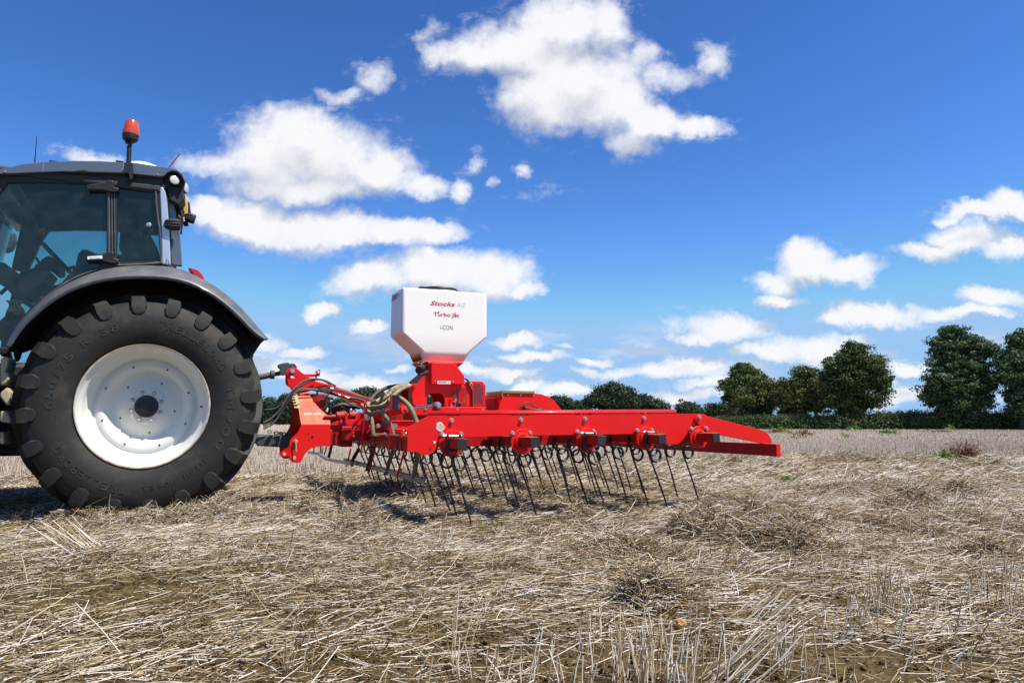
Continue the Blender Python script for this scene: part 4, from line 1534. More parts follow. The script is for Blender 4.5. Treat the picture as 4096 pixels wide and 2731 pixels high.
    fl = MB(); fl.box((xf - .1, .50, 1.05), (-.62, 2 * TC - .50, 1.12)); fl.box((-.64, .50, 1.1), (xb, 2 * TC - .50, 1.62)); fl.build('cab_floor', M['interior'], root)
    bw = MB(); bw.box((xb - .28, 1.50, 1.6), (xb - .02, 1.99, 2.0)); bw.build('rear_box', M['interior'], root, bevel=.03)
    # far inside pillar beside the console
    ip = MB(); ip.bar(P(G('A1', (215, 600))[0], 1.9), P(G('A1', (125, 1010))[0], 1.9), .10, .13, up=(1, 0, 0)); ip.build('inner_pillar', M['interior'], root, bevel=.02)
    # steering wheel, column, seat
    s0, s1 = P(G('A1', (275, 845))[0], 1.15), P(G('A1', (432, 1010))[0], 1.15)
    cen = (s0 + s1) / 2; R_ = (s1 - s0).length / 2
    ax1 = (s1 - s0).normalized(); ax2 = Vector((0, 1, 0)); nn = ax1.cross(ax2)
    st = MB()
    ring = [cen + (ax1 * math.cos(2*math.pi*k/32) + ax2 * math.sin(2*math.pi*k/32)) * R_ for k in range(33)]
    st.tube(ring, .020, 8, caps=False)
    for a in (0, 2.1, 4.2):
        st.tube([cen, cen + (ax1 * math.cos(a) + ax2 * math.sin(a)) * R_], .014, 6)
    st.build('steering_wheel', M['black'], root, smooth=True)
    cl = MB()
    cl.prism([P(q, 1.05) for q in G('A1',(258,935),(300,908),(345,935),(385,985),(383,1020),(350,1032),(300,990),(262,975),(215,998),(210,970),(245,960))], (0, .22, 0))
    cl.build('dashboard', M['black'], root, bevel=.02)
    c2 = MB(); c2.prism([P(q, 1.0) for q in G('A1',(150,998),(300,1000),(318,1015),(285,1060),(275,1080),(215,1120),(180,1175),(110,1170),(90,1130),(100,1040))], (0, .34, 0))
    c2.build('console', M['interior_grey'], root, bevel=.04, seg=3)
    lv = MB(); lv.tube([P(G('A1', (225, 925))[0], 1.1), P(G('A1', (250, 965))[0], 1.1)], .012, 8); lv.build('red_lever', M['lens_red'], root, smooth=True)
    c3 = MB(); c3.tube(spline([P(q, 1.0) for q in G('A1',(0,1155),(60,1100),(140,1030),(250,995),(400,995),(470,985))], 5), .016, 8); c3.build('grab_rail', M['black'], root, smooth=True)
    se = MB()
    se.prism([P(q, .95) for q in G('A1',(470,985),(490,900),(515,874),(545,875),(600,900),(680,915),(760,905),(840,880),(880,820),(900,760),(930,760),(985,860),(1000,960),(880,1010),(600,1040),(440,1060),(330,1120),(250,1125),(190,1122),(260,1115),(380,1090)) ], (0, .50, 0))
    se.build('driver_seat', M['interior'], root, bevel=.03, seg=3)
    hb_ = MB(); hb_.prism([P(q, 1.0) for q in G('A1',(760,640),(800,540),(860,560),(880,700),(880,860),(800,905),(740,880))], (0, .42, 0)); hb_.build('seat_back', M['interior'], root, bevel=.05, seg=3)
    fm = MB(); fm.prism([P(q, .9) for q in G('A1',(-30,960),(20,950),(60,985),(85,1040),(92,1120),(150,1190),(100,1190),(40,1120),(0,1080),(-30,1080))], (0, .5, 0)); fm.build('door_console', M['interior_grey'], root, bevel=.04)
    mr = MB(); mr.prism([P(q, 1.75) for q in G('A1',(238,740),(285,732),(297,742),(293,785),(275,792),(240,770))], (0, .03, 0)); mo = mr.build('mirror', M['black'], root, bevel=.008)
    mg = MB(); mg.prism([P(q, 1.745) for q in G('A1',(243,746),(282,739),(289,746),(286,779),(274,784),(246,766))], (0, .004, 0)); mg.build('mirror_glass', M['chrome'], mo)
    ml = MB(); ml.prism([P(q, 2.45) for q in G('A1',(-40,740),(40,735),(90,765),(95,820),(70,880),(20,890),(-40,870))], (0, .12, 0)); ml.build('far_mirror', M['link'], root, bevel=.03)
    fl_ = MB(); fl_.lathe([(0, -.05), (.05, -.05), (.07, 0), (.06, .06), (0, .09)], c=tuple(P(G('A1', (35, 655))[0], 2.4)), n=18, axis='x'); fl_.build('far_work_lamp', M['yellow'], root, smooth=True)

    # ---- beacon
    yb = .36
    bc = P(G('A1', (818, 165))[0], yb); k = (P(G('A1', (870, 165))[0], yb) - bc).length
    top = P(G('A1', (826, 70))[0], yb)
    hgt = top.z - bc.z
    bs = MB(); bs.lathe([(0, -.058), (k*.55, -.055), (k*.93, -.035), (k*1.0, -.01), (k*1.0, .012)], c=tuple(bc), n=28, axis='z')
    bo = bs.build('beacon', M['black'], root, smooth=True, angle=40)
    bl = MB(); bl.lathe([(k*.985, .010), (k*.97, .03), (k*.93, hgt*.45), (k*.80, hgt*.88), (k*.70, hgt*.98), (k*.4, hgt*1.0), (0, hgt*1.0)], c=tuple(bc + Vector((.004, 0, 0))), n=28, axis='z')
    bl.build('beacon_lens', M['lens_orange'], bo, smooth=True, angle=50)
    rg = MB()
    for j in range(4):
        rg.lathe([(k*1.0, .012 + .008*j), (k*1.012, .016 + .008*j), (k*1.0, .020 + .008*j)], c=tuple(bc), n=28, axis='z')
    rg.build('lens_ring', M['lens_orange'], bo, smooth=True)
    sm = MB(); sm.tube([P(q, yb) for q in G('A1',(820,190),(815,225))], .016, 10); sm.tube([P(q, yb) for q in G('A1',(812,225),(806,340))], .019, 12)
    q0 = P(G('A1', (795, 203))[0], yb); sm.cyl(q0 + Vector((0, -.02, 0)), q0 + Vector((0, .02, 0)), .013, 10)
    sm.prism([P(q, yb - .03) for q in G('A1',(786,332),(832,332),(834,385),(830,432),(815,436),(806,395),(786,395))], (0, .07, 0))
    sm.build('beacon_stem', M['black'], bo, bevel=.003)

    # ---- aerials
    a1 = MB(); a1.tube([P(G('A1', (218, 336))[0], 1.3), P(G('A1', (231, 163))[0], 1.3)], [.006, .003], 6); a1.build('aerial', M['black'], root, smooth=True)
    a2 = MB(); a2.tube([P(G('A1', (1060, 362))[0], 1.4), P(G('A1', (1127, 275))[0], 1.4)], [.007, .006], 6); a2.build('aerial', M['cable_red'], root, smooth=True)

    # ---- work lamps at the back of the roof
    def round_lamp(c, d, r, back=.09, lens='lens_clear', name='work_lamp'):
        d = Vector(d).normalized()
        u = d.orthogonal().normalized(); v_ = d.cross(u)
        def ring_pts(rr, off, n=24): return [Vector(c) + d * off + (u * math.cos(2*math.pi*i/n) + v_ * math.sin(2*math.pi*i/n)) * rr for i in range(n)]
        def loft(rs):
            m_ = MB(); vs_ = []
            for rr, off in rs: vs_ += ring_pts(rr, off)
            fs_ = [(i*24+j, i*24+(j+1) % 24, (i+1)*24+(j+1) % 24, (i+1)*24+j) for i in range(len(rs)-1) for j in range(24)]
            fs_.append(tuple(range(24))); fs_.append(tuple((len(rs)-1)*24 + j for j in range(24)))
            return m_.add(vs_, fs_)
        o = loft([(r*.45, -back), (r*.9, -back*.6), (r*1.13, -.01), (r*1.13, .008), (r*1.0, .010)]).build(name, M['black'], root, smooth=True, angle=40)
        loft([(r*.98, .004), (r*.95, .014), (r*.6, .020)]).build('lamp_lens', M[lens], o, smooth=True, angle=50)
        return o
    round_lamp(P(G('A1', (1094, 442))[0], .40), (.25, -1, .05), .040)
    round_lamp(P(G('A1', (1160, 490))[0], .55), (.95, -.42, 0), .045)
    hd = MB(); hd.prism([P(q, .44) for q in G('A1',(1025,420),(1055,392),(1095,388),(1130,412),(1150,445),(1150,520),(1160,560),(1120,600),(1060,560),(1050,500),(1025,470))], (0, .30, 0)); hd.build('lamp_recess', M['dark'], root, bevel=.01)
    yb_ = MB(); yb_.prism([P(q, .62) for q in G('A1',(1105,545),(1165,535),(1178,590),(1176,655),(1108,655))], (0, .10, 0)); yb_.build('side_box', M['yellow'], root, bevel=.008)
    bx_ = MB(); bx_.prism([P(q, .60) for q in G('A1',(1075,540),(1132,560),(1160,640),(1125,655),(1095,630),(1080,600))], (0, .08, 0)); bx_.prism([P(q, .70) for q in G('A1',(1165,565),(1190,575),(1196,640),(1188,662),(1160,660))], (0, .25, 0)); bx_.build('cable_box', M['black'], root, bevel=.012)
    def pod(pts, y, lab=None):
        a_, b_ = P(pts[0], y), P(pts[1], y)
        r_ = (P(pts[2], y) - P(pts[3], y)).length / 2
        m_ = MB(); prof = [(.40, .0), (.70, .06), (.88, .2), (.98, .45), (1.0, .7), (.95, .97)]
        m_.tube([a_.lerp(b_, t_) for _, t_ in prof] + [a_.lerp(b_, 1.02)], [r_ * q_ for q_, _ in prof] + [r_ * .85], 20)
        o = m_.build('work_lamp', M['black'], root, smooth=True, angle=50)
        fn = MB()
        for off in (-.5, 0, .5):
            fn.tube([a_.lerp(b_, t_) + Vector((0, -r_ * q_ * 1.0, r_ * q_ * off * .9)) for q_, t_ in prof[1:]], [.004] * 5, 6)
        fn.build('cooling_rib', M['dark'], o, smooth=True)
    pod(G('A1', (1030, 716), (1128, 722), (1100, 684), (1100, 757)), .42)
    pod(G('A1', (1160, 668), (1222, 688), (1200, 648), (1196, 708)), .62)
    pod(G('A1', (1150, 715), (1180, 712), (1170, 690), (1170, 725)), .66)
    bk = MB()
    bk.prism([P(q, .47) for q in G('A1',(1050,752),(1072,756),(1074,835),(1060,842),(1045,815))], (0, .03, 0))
    bk.tube(spline([P(q, .44) for q in G('A1',(1035,706),(1005,712),(988,725),(990,742),(1015,758),(1060,768))], 5), .006, 8)
    bk.tube(spline([P(q, .56) for q in G('A1',(1120,600),(1140,650),(1145,700),(1140,735),(1135,780))], 5), .008, 8)
    bk.tube(spline([P(q, .56) for q in G('A1',(1098,560),(1090,600),(1105,650),(1130,680),(1132,730))], 5), .010, 8)
    bk.cyl(P(G('A1', (1110, 670))[0], .54), P(G('A1', (1140, 690))[0], .60), .016, 10)
    bk.build('lamp_bracket', M['black'], root, smooth=True)
    # tail lamp on the wing
    tl = MB(); tl.prism([P(q, .06) for q in G('A1',(1178,986),(1212,992),(1245,1005),(1268,1030),(1282,1058),(1292,1088),(1255,1072),(1222,1045),(1200,1015))], (0, .14, 0)); tl.build('tail_lamp', M['lens_red'], root, bevel=.01, seg=3)
    # grass blades caught on the wing
    gb = MB()
    for a_, b_ in (((1040,965),(1046,925)),((1062,968),(1050,935)),((1072,970),(1078,925)),((1080,970),(1090,955)),((1075,935),(1072,912))):
        gb.tube([P(G('A1', a_)[0], .35), P(G('A1', b_)[0], .35)], [.004, .001], 4)
    gb.build('grass_blade', LEAFM['ash'], root)

    # ---- body under the cab, axle, steps, draft links
    bd = MB()
    bd.box((-2.6, .62, .50), (-.35, 1.80, 1.25)); bd.box((-.6, .75, .62), (.45, 1.67, 1.35))
    bd.box((-2.4, .30, .44), (-1.05, .62, 1.12)); bd.box((-2.4, 1.80, .50), (-1.05, 2.1, 1.1))
    bd.build('chassis', M['dark'], root, bevel=.03)
    axl = MB(); axl.cyl((0, .35, AX), (0, 2 * TC - .35, AX), .14, 20); axl.build('rear_axle', M['dark'], root, smooth=True)
    for a_ in (((0,820),(45,822),(50,850),(35,905),(0,935)), ((0,905),(42,912),(56,955),(30,985),(0,990)), ((0,1035),(40,1000),(62,1032),(58,1110),(35,1105),(0,1060)),
               ((0,1145),(35,1140),(68,1200),(60,1215),(0,1205)), ((0,1265),(18,1268),(28,1335),(0,1340))):
        s_ = MB(); s_.prism([P(q, .12) for q in G('A2', *[(x_, y_ - 420 + 0) for x_, y_ in a_])], (0, .22, 0)) if False else s_.prism([P(q, .14) for q in G('A2', *a_)][:] if False else [P((q[0], q[1] - 250 / 1.479), .14) for q in G('A2', *a_)], (0, .24, 0))
        s_.build('mud_flap_block', M['mud_plate'], root, bevel=.012)
    rd = MB(); rd.tube([P(q, .55) for q in G('A2',(-300,1120),(0,1128),(60,1140),(170,1133))], .022, 8); rd.build('steering_rod', M['dark'], root, smooth=True)
    bn = MB(); bn.prism([(-4.3, .80, .95), (-1.55, .80, .95), (-1.55, .80, 1.95), (-2.6, .80, 1.88), (-4.0, .80, 1.68), (-4.3, .80, 1.5)], (0, .82, 0)); bn.build('bonnet', M['grey'], root, bevel=.08, seg=4)
    fa = MB(); fa.cyl((-2.75, .4, .7), (-2.75, 2.0, .7), .10, 14); fa.build('front_axle', M['dark'], root, smooth=True)

    # lower links, at the height where the headstock ears take them
    for yy, nm in ((.62, 0), (1.45, 1)):
        m_ = MB()
        base = [P(q, .62) for q in G('D4',(100,948),(460,950),(520,962),(560,960),(622,1012),(622,1095),(585,1150),(540,1152),(490,1130),(100,1108))]
        m_.prism([Vector((q.x, yy, q.z)) for q in base], (0, .075, 0))
        lo = m_.build('lower_link', M['link'], root, bevel=.01)
        hk = MB(); hk.prism([Vector((q.x, yy - .012, q.z)) for q in [P(q, .62) for q in G('D4',(590,905),(620,895),(645,915),(655,960),(640,1000),(615,1012),(585,1000),(580,950))]], (0, .03, 0))
        for cx_, rx_, ry_ in ((424, 34, 26), (542, 36, 30)):
            ring_ = [P(q, .62) for q in G('D4', *[(cx_ + rx_ * math.cos(2*math.pi*i/18), 912 + (0 if cx_ < 500 else 18) + ry_ * math.sin(2*math.pi*i/18)) for i in range(19)])]
            rg_ = MB(); rg_.tube([Vector((q.x, yy + (.03 if cx_ > 500 else .10), q.z)) for q in ring_], .006, 6, caps=False); rg_.build('pull_ring', M['link'], lo)
        hk.build('link_claw', M['link'], lo, bevel=.003)
    tk = MB(); a_ = P(G('A3', (80, 365))[0], TC - .13); b_ = P(G('A3', (250, 330))[0], TC - .13); c_ = P(G('A3', (370, 310))[0], TC - .13)
    tk.tube([a_ - (b_ - a_) * 3, b_], .030, 14); tk.tube([b_, c_], .022, 14); tk.lathe([(0, -.02), (.045, -.02), (.045, .02), (0, .02)], c=tuple(b_), n=14, axis='x')
    tk.prism([P(q, TC - .19) for q in G('A3',(318,215),(350,205),(430,192),(440,205),(500,205),(528,240),(525,262),(470,262),(428,290),(418,330),(370,335),(332,325),(335,285),(345,262),(318,250))], (0, .10, 0))
    tk.build('top_link', M['link'], root, bevel=.006)
    # far dusty mudguard tip already comes with the far mudguard
    return root


build_tractor()


def build_dog():
    """tan faced black terrier sitting in the cab behind the lower door glass"""
    P = lambda q: T.py(q, .80)
    hd_ = P((59, 1225))
    s = (P((90, 1225)) - P((59, 1225))).length / 31.0       # metres per photo pixel here
    bm = bmesh.new()
    def ell(cx, cy, cz, rx, ry, rz, rot=0.0):
        m_ = Matrix.Translation((cx, cy, cz)) @ Matrix.Rotation(rot, 4, 'Y') @ Matrix.Diagonal((rx, ry, rz, 1))
        bmesh.ops.create_icosphere(bm, subdivisions=3, radius=1.0, matrix=m_)
    u = 31 * s
    ell(0, 0, .35*u, .82*u, .8*u, .72*u)                # skull
    ell(.35*u, -.65*u, -.55*u, .56*u, .95*u, .62*u)      # muzzle
    ell(.35*u, -.45*u, -1.0*u, .45*u, .5*u, .35*u)      # lower jaw with beard
    ell(-.92*u, -.1*u, .72*u, .20*u, .16*u, .36*u, -.9)   # folded ears
    ell(.90*u, -.1*u, .70*u, .20*u, .16*u, .36*u, .9)
    ell(.1*u, .7*u, -1.3*u, 1.3*u, 1.2*u, 1.7*u)        # neck
    ell(.1*u, 1.2*u, -3.6*u, 2.3*u, 2.0*u, 2.6*u)       # chest
    ell(.5*u, 3.4*u, -4.6*u, 2.4*u, 3.0*u, 2.4*u)       # haunches
    ell(-.7*u, -.1*u, -6.3*u, .62*u, .62*u, 2.4*u)      # fore legs
    ell(.9*u, -.1*u, -6.3*u, .62*u, .62*u, 2.4*u)
    me = bpy.data.meshes.new('dog'); bm.to_mesh(me); bm.free()
    m, nt, b = new_mat('dog_coat')
    N, L_ = nt.nodes, nt.links
    tc = N.new('ShaderNodeTexCoord'); sp = N.new('ShaderNodeSeparateXYZ'); L_.new(tc.outputs['Object'], sp.inputs[0])
    no = N.new('ShaderNodeTexNoise'); no.inputs['Scale'].default_value = 30; no.inputs['Detail'].default_value = 6; L_.new(tc.outputs['Object'], no.inputs['Vector'])
    ma = N.new('ShaderNodeMath'); ma.operation = 'MULTIPLY_ADD'; L_.new(no.outputs[0], ma.inputs[0]); ma.inputs[1].default_value = .06; L_.new(sp.outputs[2], ma.inputs[2])
    mr = N.new('ShaderNodeMapRange'); mr.inputs[1].default_value = -1.05*u + .03; mr.inputs[2].default_value = -.8*u + .03; L_.new(ma.outputs[0], mr.inputs[0])
    mx = N.new('ShaderNodeMix'); mx.data_type = 'RGBA'; L_.new(mr.outputs[0], mx.inputs[0])
    mx.inputs[6].default_value = (.012, .012, .013, 1); mx.inputs[7].default_value = (.62, .40, .15, 1)
    L_.new(mx.outputs[2], b.inputs['Base Color']); b.inputs['Roughness'].default_value = .9
    me.materials.append(m)
    o = bpy.data.objects.new('dog', me); COL.objects.link(o)
    rm = o.modifiers.new('remesh', 'REMESH'); rm.mode = 'VOXEL'; rm.voxel_size = .009; rm.use_smooth_shade = True
    q = hd_
    co, si = T.co, T.si
    o.location = (T.c[0] + q.x * co - q.y * si, T.c[1] + q.x * si + q.y * co, q.z)
    o.rotation_euler = (0, 0, T.t + .1)
    tag(o, 'black terrier with tan face and pink tongue looking out of the tractor cab', 'dog')
    for nm, pos, r, col in (('eye', (-.15*u, -.86*u, .28*u), .11*u, (.01, .006, .004)), ('eye', (.55*u, -.80*u, .28*u), .11*u, (.01, .006, .004)),
                            ('nose', (.40*u, -1.32*u, -.42*u), .24*u, (.008, .008, .008))):
        e = MB(); e.lathe([(0, -r), (r*.7, -r*.7), (r, 0), (r*.7, r*.7), (0, r)], c=pos, n=12)
        e.build(nm, simple(nm, col, .2), o, smooth=True)
    t_ = MB(); t_.prism([(.15*u, -1.05*u, -1.05*u), (.85*u, -1.05*u, -.95*u), (.85*u, -1.2*u, -1.3*u), (.5*u, -1.3*u, -1.5*u), (.15*u, -1.2*u, -1.4*u)], (0, .12*u, 0))
    t_.build('tongue', simple('tongue', (.75, .28, .30), .35), o, bevel=.004)


build_dog()

# ------------------------------------------------------------------ straw harrow
H = Frame(-2.11, 6.51, 24.5)
BAR_S = [1.005, 1.609, 2.213, 2.817, 3.400]
BAR_Z = 0.612
WING = 1.74          # side plate, metres from the centre line


def hexbolt(b, c, r=.016, h=.013, d=-1):
    """bolt on an upright face; d = -1 faces the camera side"""
    c = Vector(c)
    ring = []
    b.lathe([(0, d*.004), (r*1.12, d*.004), (r*1.15, 0)], c=tuple(c), n=18)
    vs = []
    for off, rr in ((.003, r), (h*.8, r), (h, r*.86)):
        for k in range(6):
            a = math.pi / 3 * k + .2
            vs.append(c + Vector((rr * math.cos(a), d * off, rr * math.sin(a))))
    fs = [(i*6+k, i*6+(k+1) % 6, (i+1)*6+(k+1) % 6, (i+1)*6+k) for i in range(2) for k in range(6)]
    fs.append(tuple(12 + k for k in range(6)))
    b.add(vs, fs)


def build_harrow():
    root = H.root('straw_harrow', 'red mounted straw harrow with rows of black spring tines, behind the tractor', 'harrow')
    P = H.py

    # ---- side plate of the near wing
    y0 = -WING
    out = G('B1',(236,596),(232,560),(232,350),(238,328),(258,308),(468,187),(468,150)) + G('B2',(1056,118),(1062,140),(1340,142),(1372,158),(1388,180),(1388,300),(1215,322),(1170,352),(1128,412),(1085,455),(1070,459),(962,460),(945,450),(935,432),(930,400),(905,372),(850,347),(615,352),(190,357)) + G('B1',(2155,402),(1670,408),(1410,414),(890,428),(600,540),(520,608),(490,630),(462,637),(412,637),(385,628),(350,606),(330,601),(246,602))
    slots = []
    for tg_, (x0, y0_, x1, y1) in (('B1',(690,156,850,183)),('B1',(1440,150,1645,178)),('B2',(4,124,180,153)),('B2',(628,118,788,146))):
        slots.append([P(q, y0) for q in G(tg_, (x0, y0_+2), (x1-8, y0_), (x1, y0_+8), (x1, y1-8), (x1-8, y1), (x0, y1))])
    b = MB(); b.prism([P(q, y0) for q in out], (0, .012, 0), slots)
    sp_ = b.build('side_plate', M['red'], root, bevel=.0035)
    # folded top lip
    a_, c_ = P(G('B1', (468, 150))[0], y0), P(G('B2', (1056, 118))[0], y0)
    lip = MB()
    n = 8
    vs = []
    for p in (a_, c_):
        for k in range(n + 1):
            t = math.pi / 2 * k / n
            vs.append(Vector((p.x, y0 + .030 * (1 - math.cos(t)), p.z + .028 * math.sin(t) - .012)))
        vs.append(Vector((p.x, y0 + .085, p.z + .016)))
    m_ = n + 2
    lip.add(vs, [(k, k+1, m_+k+1, m_+k) for k in range(m_ - 1)])
    lo = lip.build('top_lip', M['red'], sp_, smooth=True, angle=60)
    sm = lo.modifiers.new('s', 'SOLIDIFY'); sm.thickness = .006; sm.offset = 0
    # bolts
    bl = [('B1',742,235),('B1',1547,226),('B1',2290,216),('B2',717,187),('B2',1293,178),('B1',634,397),('B1',852,392),('B1',1449,382),('B1',1650,378),('B1',2202,366),
          ('B2',190,325),('B2',645,315),('B2',797,312),('B2',1214,300),('B2',1369,295)]
    for i, (t_, x, y) in enumerate(bl):
        q = MB(); front = y0 - (.012 if i not in (4, 14) else .026)
        hexbolt(q, P(G(t_, (x, y))[0], front if y > 290 and t_ == 'B2' or (t_ == 'B1' and y > 300) or i == 4 else y0), .0165, .022)
        q.build('bolt', M['steel'], sp_)
    for x, y, r_, mt in ((548,487,.0095,'white'),(493,567,.009,'dark')):
        q = MB(); c = P(G('B1', (x, y))[0], y0 - .0015); q.lathe([(0,0),(r_,0)], c=tuple(c), n=16); q.build('plate_hole', M[mt], sp_)
    # worn round sticker
    st = MB()
    cx, cy = 612, 308
    st.prism([P(q, y0 - .003) for q in G('B1', *[(cx + (50 + 7*math.sin(3*a+1) + 4*math.sin(7*a)) * math.cos(a), cy + (55 + 6*math.sin(2*a) + 4*math.cos(5*a)) * math.sin(a)) for a in [2*math.pi*k/36 for k in range(36)]])], (0, .002, 0))
    wm = dusty('worn_sticker', (0.74, 0.70, 0.60), 0.6, dust=(0.60, 0.03, 0.02), amount=0.7, up=0, scale=26)
    st.build('worn_sticker', wm, sp_)

    # ---- rear arm plate and rear bar
    ar = MB(); ar.prism([P(q, y0 - .026) for q in G('B2',(1275,152),(1300,148),(1345,153),(1390,170),(1700,247),(1950,312),(2005,338),(2045,385),(2060,430),(2060,462),(1980,458),(1370,338),(1340,322),(1262,212),(1255,185))], (0, .012, 0))
    ar.build('rear_arm', M['red'], root, bevel=.003)
    ar2 = MB(); ar2.prism([Vector((p.x, -p.y, p.z)) for p in [P(q, y0 - .026) for q in G('B2',(1275,152),(1300,148),(1345,153),(1390,170),(1700,247),(1950,312),(2005,338),(2045,385),(2060,430),(2060,462),(1980,458),(1370,338),(1340,322),(1262,212),(1255,185))]], (0, -.012, 0))
    ar2.build('rear_arm', M['red'], root)
    rbar = MB(); rbar.box((4.165, -1.92, .452), (4.225, 1.92, .567)); rbar.build('rear_bar', M['red_dusty_shaded'], root, bevel=.004)  # shade on the bar's front face comes from the darker red paint
    ec = MB(); ec.box((4.170, -1.928, .457), (4.220, -1.921, .562)); ec.build('end_plate', M['red'], root)

    # far wing side plate
    f2 = sp_.copy(); COL.objects.link(f2); f2.parent = root; f2.scale = (1, -1, 1)
    lo2 = lo.copy(); COL.objects.link(lo2); lo2.parent = f2

    # ---- tine bars with flanges, end caps and tines
    W0 = [1.80, 1.70, 1.80, 1.83, 1.55]
    proto = None
    for i, s in enumerate(BAR_S):
        zc = BAR_Z + .006 * i
        ang = math.radians((-6, 4, -8, 5, 3)[i])
        tb = MB()
        hw = .041
        def sect(y):
            return [Vector((s + a * hw * math.cos(ang) - c_ * hw * math.sin(ang), y, zc + a * hw * math.sin(ang) + c_ * hw * math.cos(ang))) for a, c_ in ((-1,-1),(1,-1),(1,1),(-1,1))]
        v_ = sect(-1.985) + sect(1.985)
        tb.add(v_, [(0,1,2,3),(7,6,5,4),(0,4,5,1),(1,5,6,2),(2,6,7,3),(3,7,4,0)])
        bar = tb.build('tine_bar', M['red_dusty_shaded'], root, bevel=.006)
        for sg in (-1, 1):
            cp = MB()
            hw = .0405
            cp.add(sect(sg * 1.986) + sect(sg * 1.996), [(0,1,2,3),(7,6,5,4),(0,4,5,1),(1,5,6,2),(2,6,7,3),(3,7,4,0)])
            cp.build('end_cap', M['cap'], bar, bevel=.008, seg=3)
            hw = .041
            fl = MB()
            yy = sg * (WING + .012)
            fl.lathe([(0, 0), (.100, 0), (.103, .003*sg), (.103, .011*sg), (.100, .014*sg), (0, .014*sg)], c=(s, yy - (0 if sg < 0 else .002), zc - .002), n=44)
            fl.lathe([(.052, .013*sg), (.075, .018*sg), (.070, .030*sg), (.055, .034*sg)], c=(s, yy, zc - .002), n=30)
            # ear carrying the two lower bolts
            if sg < 0:
                ew = .068
                fl.prism([Vector((s - ew*.55, yy + .001, zc + .080)), Vector((s + ew*.55, yy + .001, zc + .080)), Vector((s + .05, yy + .001, zc + .098)), Vector((s - .05, yy + .001, zc + .098))], (0, -.012, 0))
            fl.build('flange', M['red'], bar, smooth=True, angle=40)
        # tines
        for k in range(13):
            w = W0[i] - (.28, .27, .28, .29, .28)[i] * k - (.0 if k == 0 else random.uniform(-.03, .03))
            if w < -1.95: continue
            ox, oz = s, zc
            dz = random.uniform(-.015, .015)
            cx_, cz_ = ox + .052, oz - .148
            R_ = .056
            y_ = -w
            pts = [Vector((ox - .054, y_, oz + .040)), Vector((ox - .054, y_, oz - .02)), Vector((ox - .042, y_, oz - .08)), Vector((cx_ - R_ - .002, y_, cz_ + .02)), Vector((cx_ - R_, y_, cz_))]
            turns = 2.0
            # the wire runs down the front, loops under, behind and over, then leaves at the front again
            for j in range(1, int(turns * 20) + 1):
                t = j / 20 * 2 * math.pi
                pts.append(Vector((cx_ - R_ * math.cos(t), y_ + .026 * j / (turns * 20), cz_ - R_ * math.sin(t))))
            e0 = pts[-1]
            L_ = (.185 + random.uniform(-.02, .03), cz_ + .05)
            for j in range(1, 7):
                t = j / 6
                pts.append(Vector((e0.x + L_[0] * (t * .9 + .1 * t * t) + .012 * math.sin(math.pi * t), e0.y, e0.z - (L_[1] + dz) * t)))
            tm = MB()
            nn_ = len(pts)
            tm.tube(pts, [.0080] * (nn_ - 2) + [.0074, .0055], 7)
            tine = tm.build('spring_tine', M['tine'], root, smooth=True, angle=60)
            cl = MB()
            cl.prism([Vector((ox - .062, y_ - .011, oz + .062)), Vector((ox - .040, y_ - .011, oz + .066)), Vector((ox - .034, y_ - .011, oz - .05)), Vector((ox - .050, y_ - .011, oz - .085)), Vector((ox - .066, y_ - .011, oz - .08))], (0, .024, 0))
            cl.prism([Vector((ox + .044, y_ - .011, oz + .068)), Vector((ox + .060, y_ - .011, oz + .064)), Vector((ox + .058, y_ - .011, oz - .055)), Vector((ox + .046, y_ - .011, oz - .055))], (0, .024, 0))
            cl.box((ox - .058, y_ - .010, oz - .060), (ox + .056, y_ + .012, oz - .050))
            cl.build('clamp', M['tine'], tine, bevel=.003)
            bt = MB()
            bt.cyl((ox - .086, y_, oz + .055), (ox + .066, y_, oz + .055), .0062, 10)
            bt.cyl((ox - .080, y_, oz + .055), (ox - .066, y_, oz + .055), .0125, 6)
            bt.cyl((ox - .066, y_, oz + .055), (ox - .063, y_, oz + .055), .0175, 16)
            bt.build('clamp_bolt', M['steel'], tine, smooth=True, angle=40)

    # ---- front toolbar across the machine
    tb = MB(); tb.box((.668, -1.738, .556), (.788, 1.738, .668)); tbo = tb.build('toolbar', M['red_dusty_shaded'], root, bevel=.012, seg=3)
    tie = MB()
    for x_ in (1437, 1501, 1590, 1607):
        c = H.px((x_, 1775), .668)
        ring = [Vector((.664, c.y, .552)), Vector((.664, c.y, .672)), Vector((.792, c.y, .672)), Vector((.792, c.y, .552)), Vector((.664, c.y, .552))]
        tie.tube(ring, .004, 6)
    tie.build('cable_tie', M['cable'], tbo)
    wr = MB(); wr.tube(spline([H.px(q, .655) for q in G('D3',(860,170),(920,178),(980,195),(1060,188),(1130,175),(1230,172))], 5), .003, 5); wr.build('loose_twine', M['galv'], tbo)
    # second frame beam and wing frame behind the side plate
    for x_ in (2.05, 3.25):
        fb = MB(); fb.box((x_, -1.72, .70), (x_ + .08, 1.72, .80)); fb.build('cross_beam', M['red_dusty_shaded'], root, bevel=.008)
    # long rails of the middle frame
    for sg in (-1, 1):
        rl = MB()
        q0, q1 = P((1440, 1684), -.55), P((2120, 1684), -.55)
        z1 = P((1500, 1480 + 1050/5.2275), -.55).z; z2 = P((1500, 1480 + 1078/5.2275), -.55).z; z3 = P((1500, 1480 + 1115/5.2275), -.55).z
        z4 = P((1500, 1480 + 1232/5.2275), -.55).z; z5 = P((1500, 1480 + 1250/5.2275), -.55).z; z6 = P((1500, 1480 + 1375/5.2275), -.55).z
        rl.box((.80, sg*.55, z2), (3.3, sg*.47, z1))
        rl.box((.82, sg*.53, z4), (3.3, sg*.50, z2))
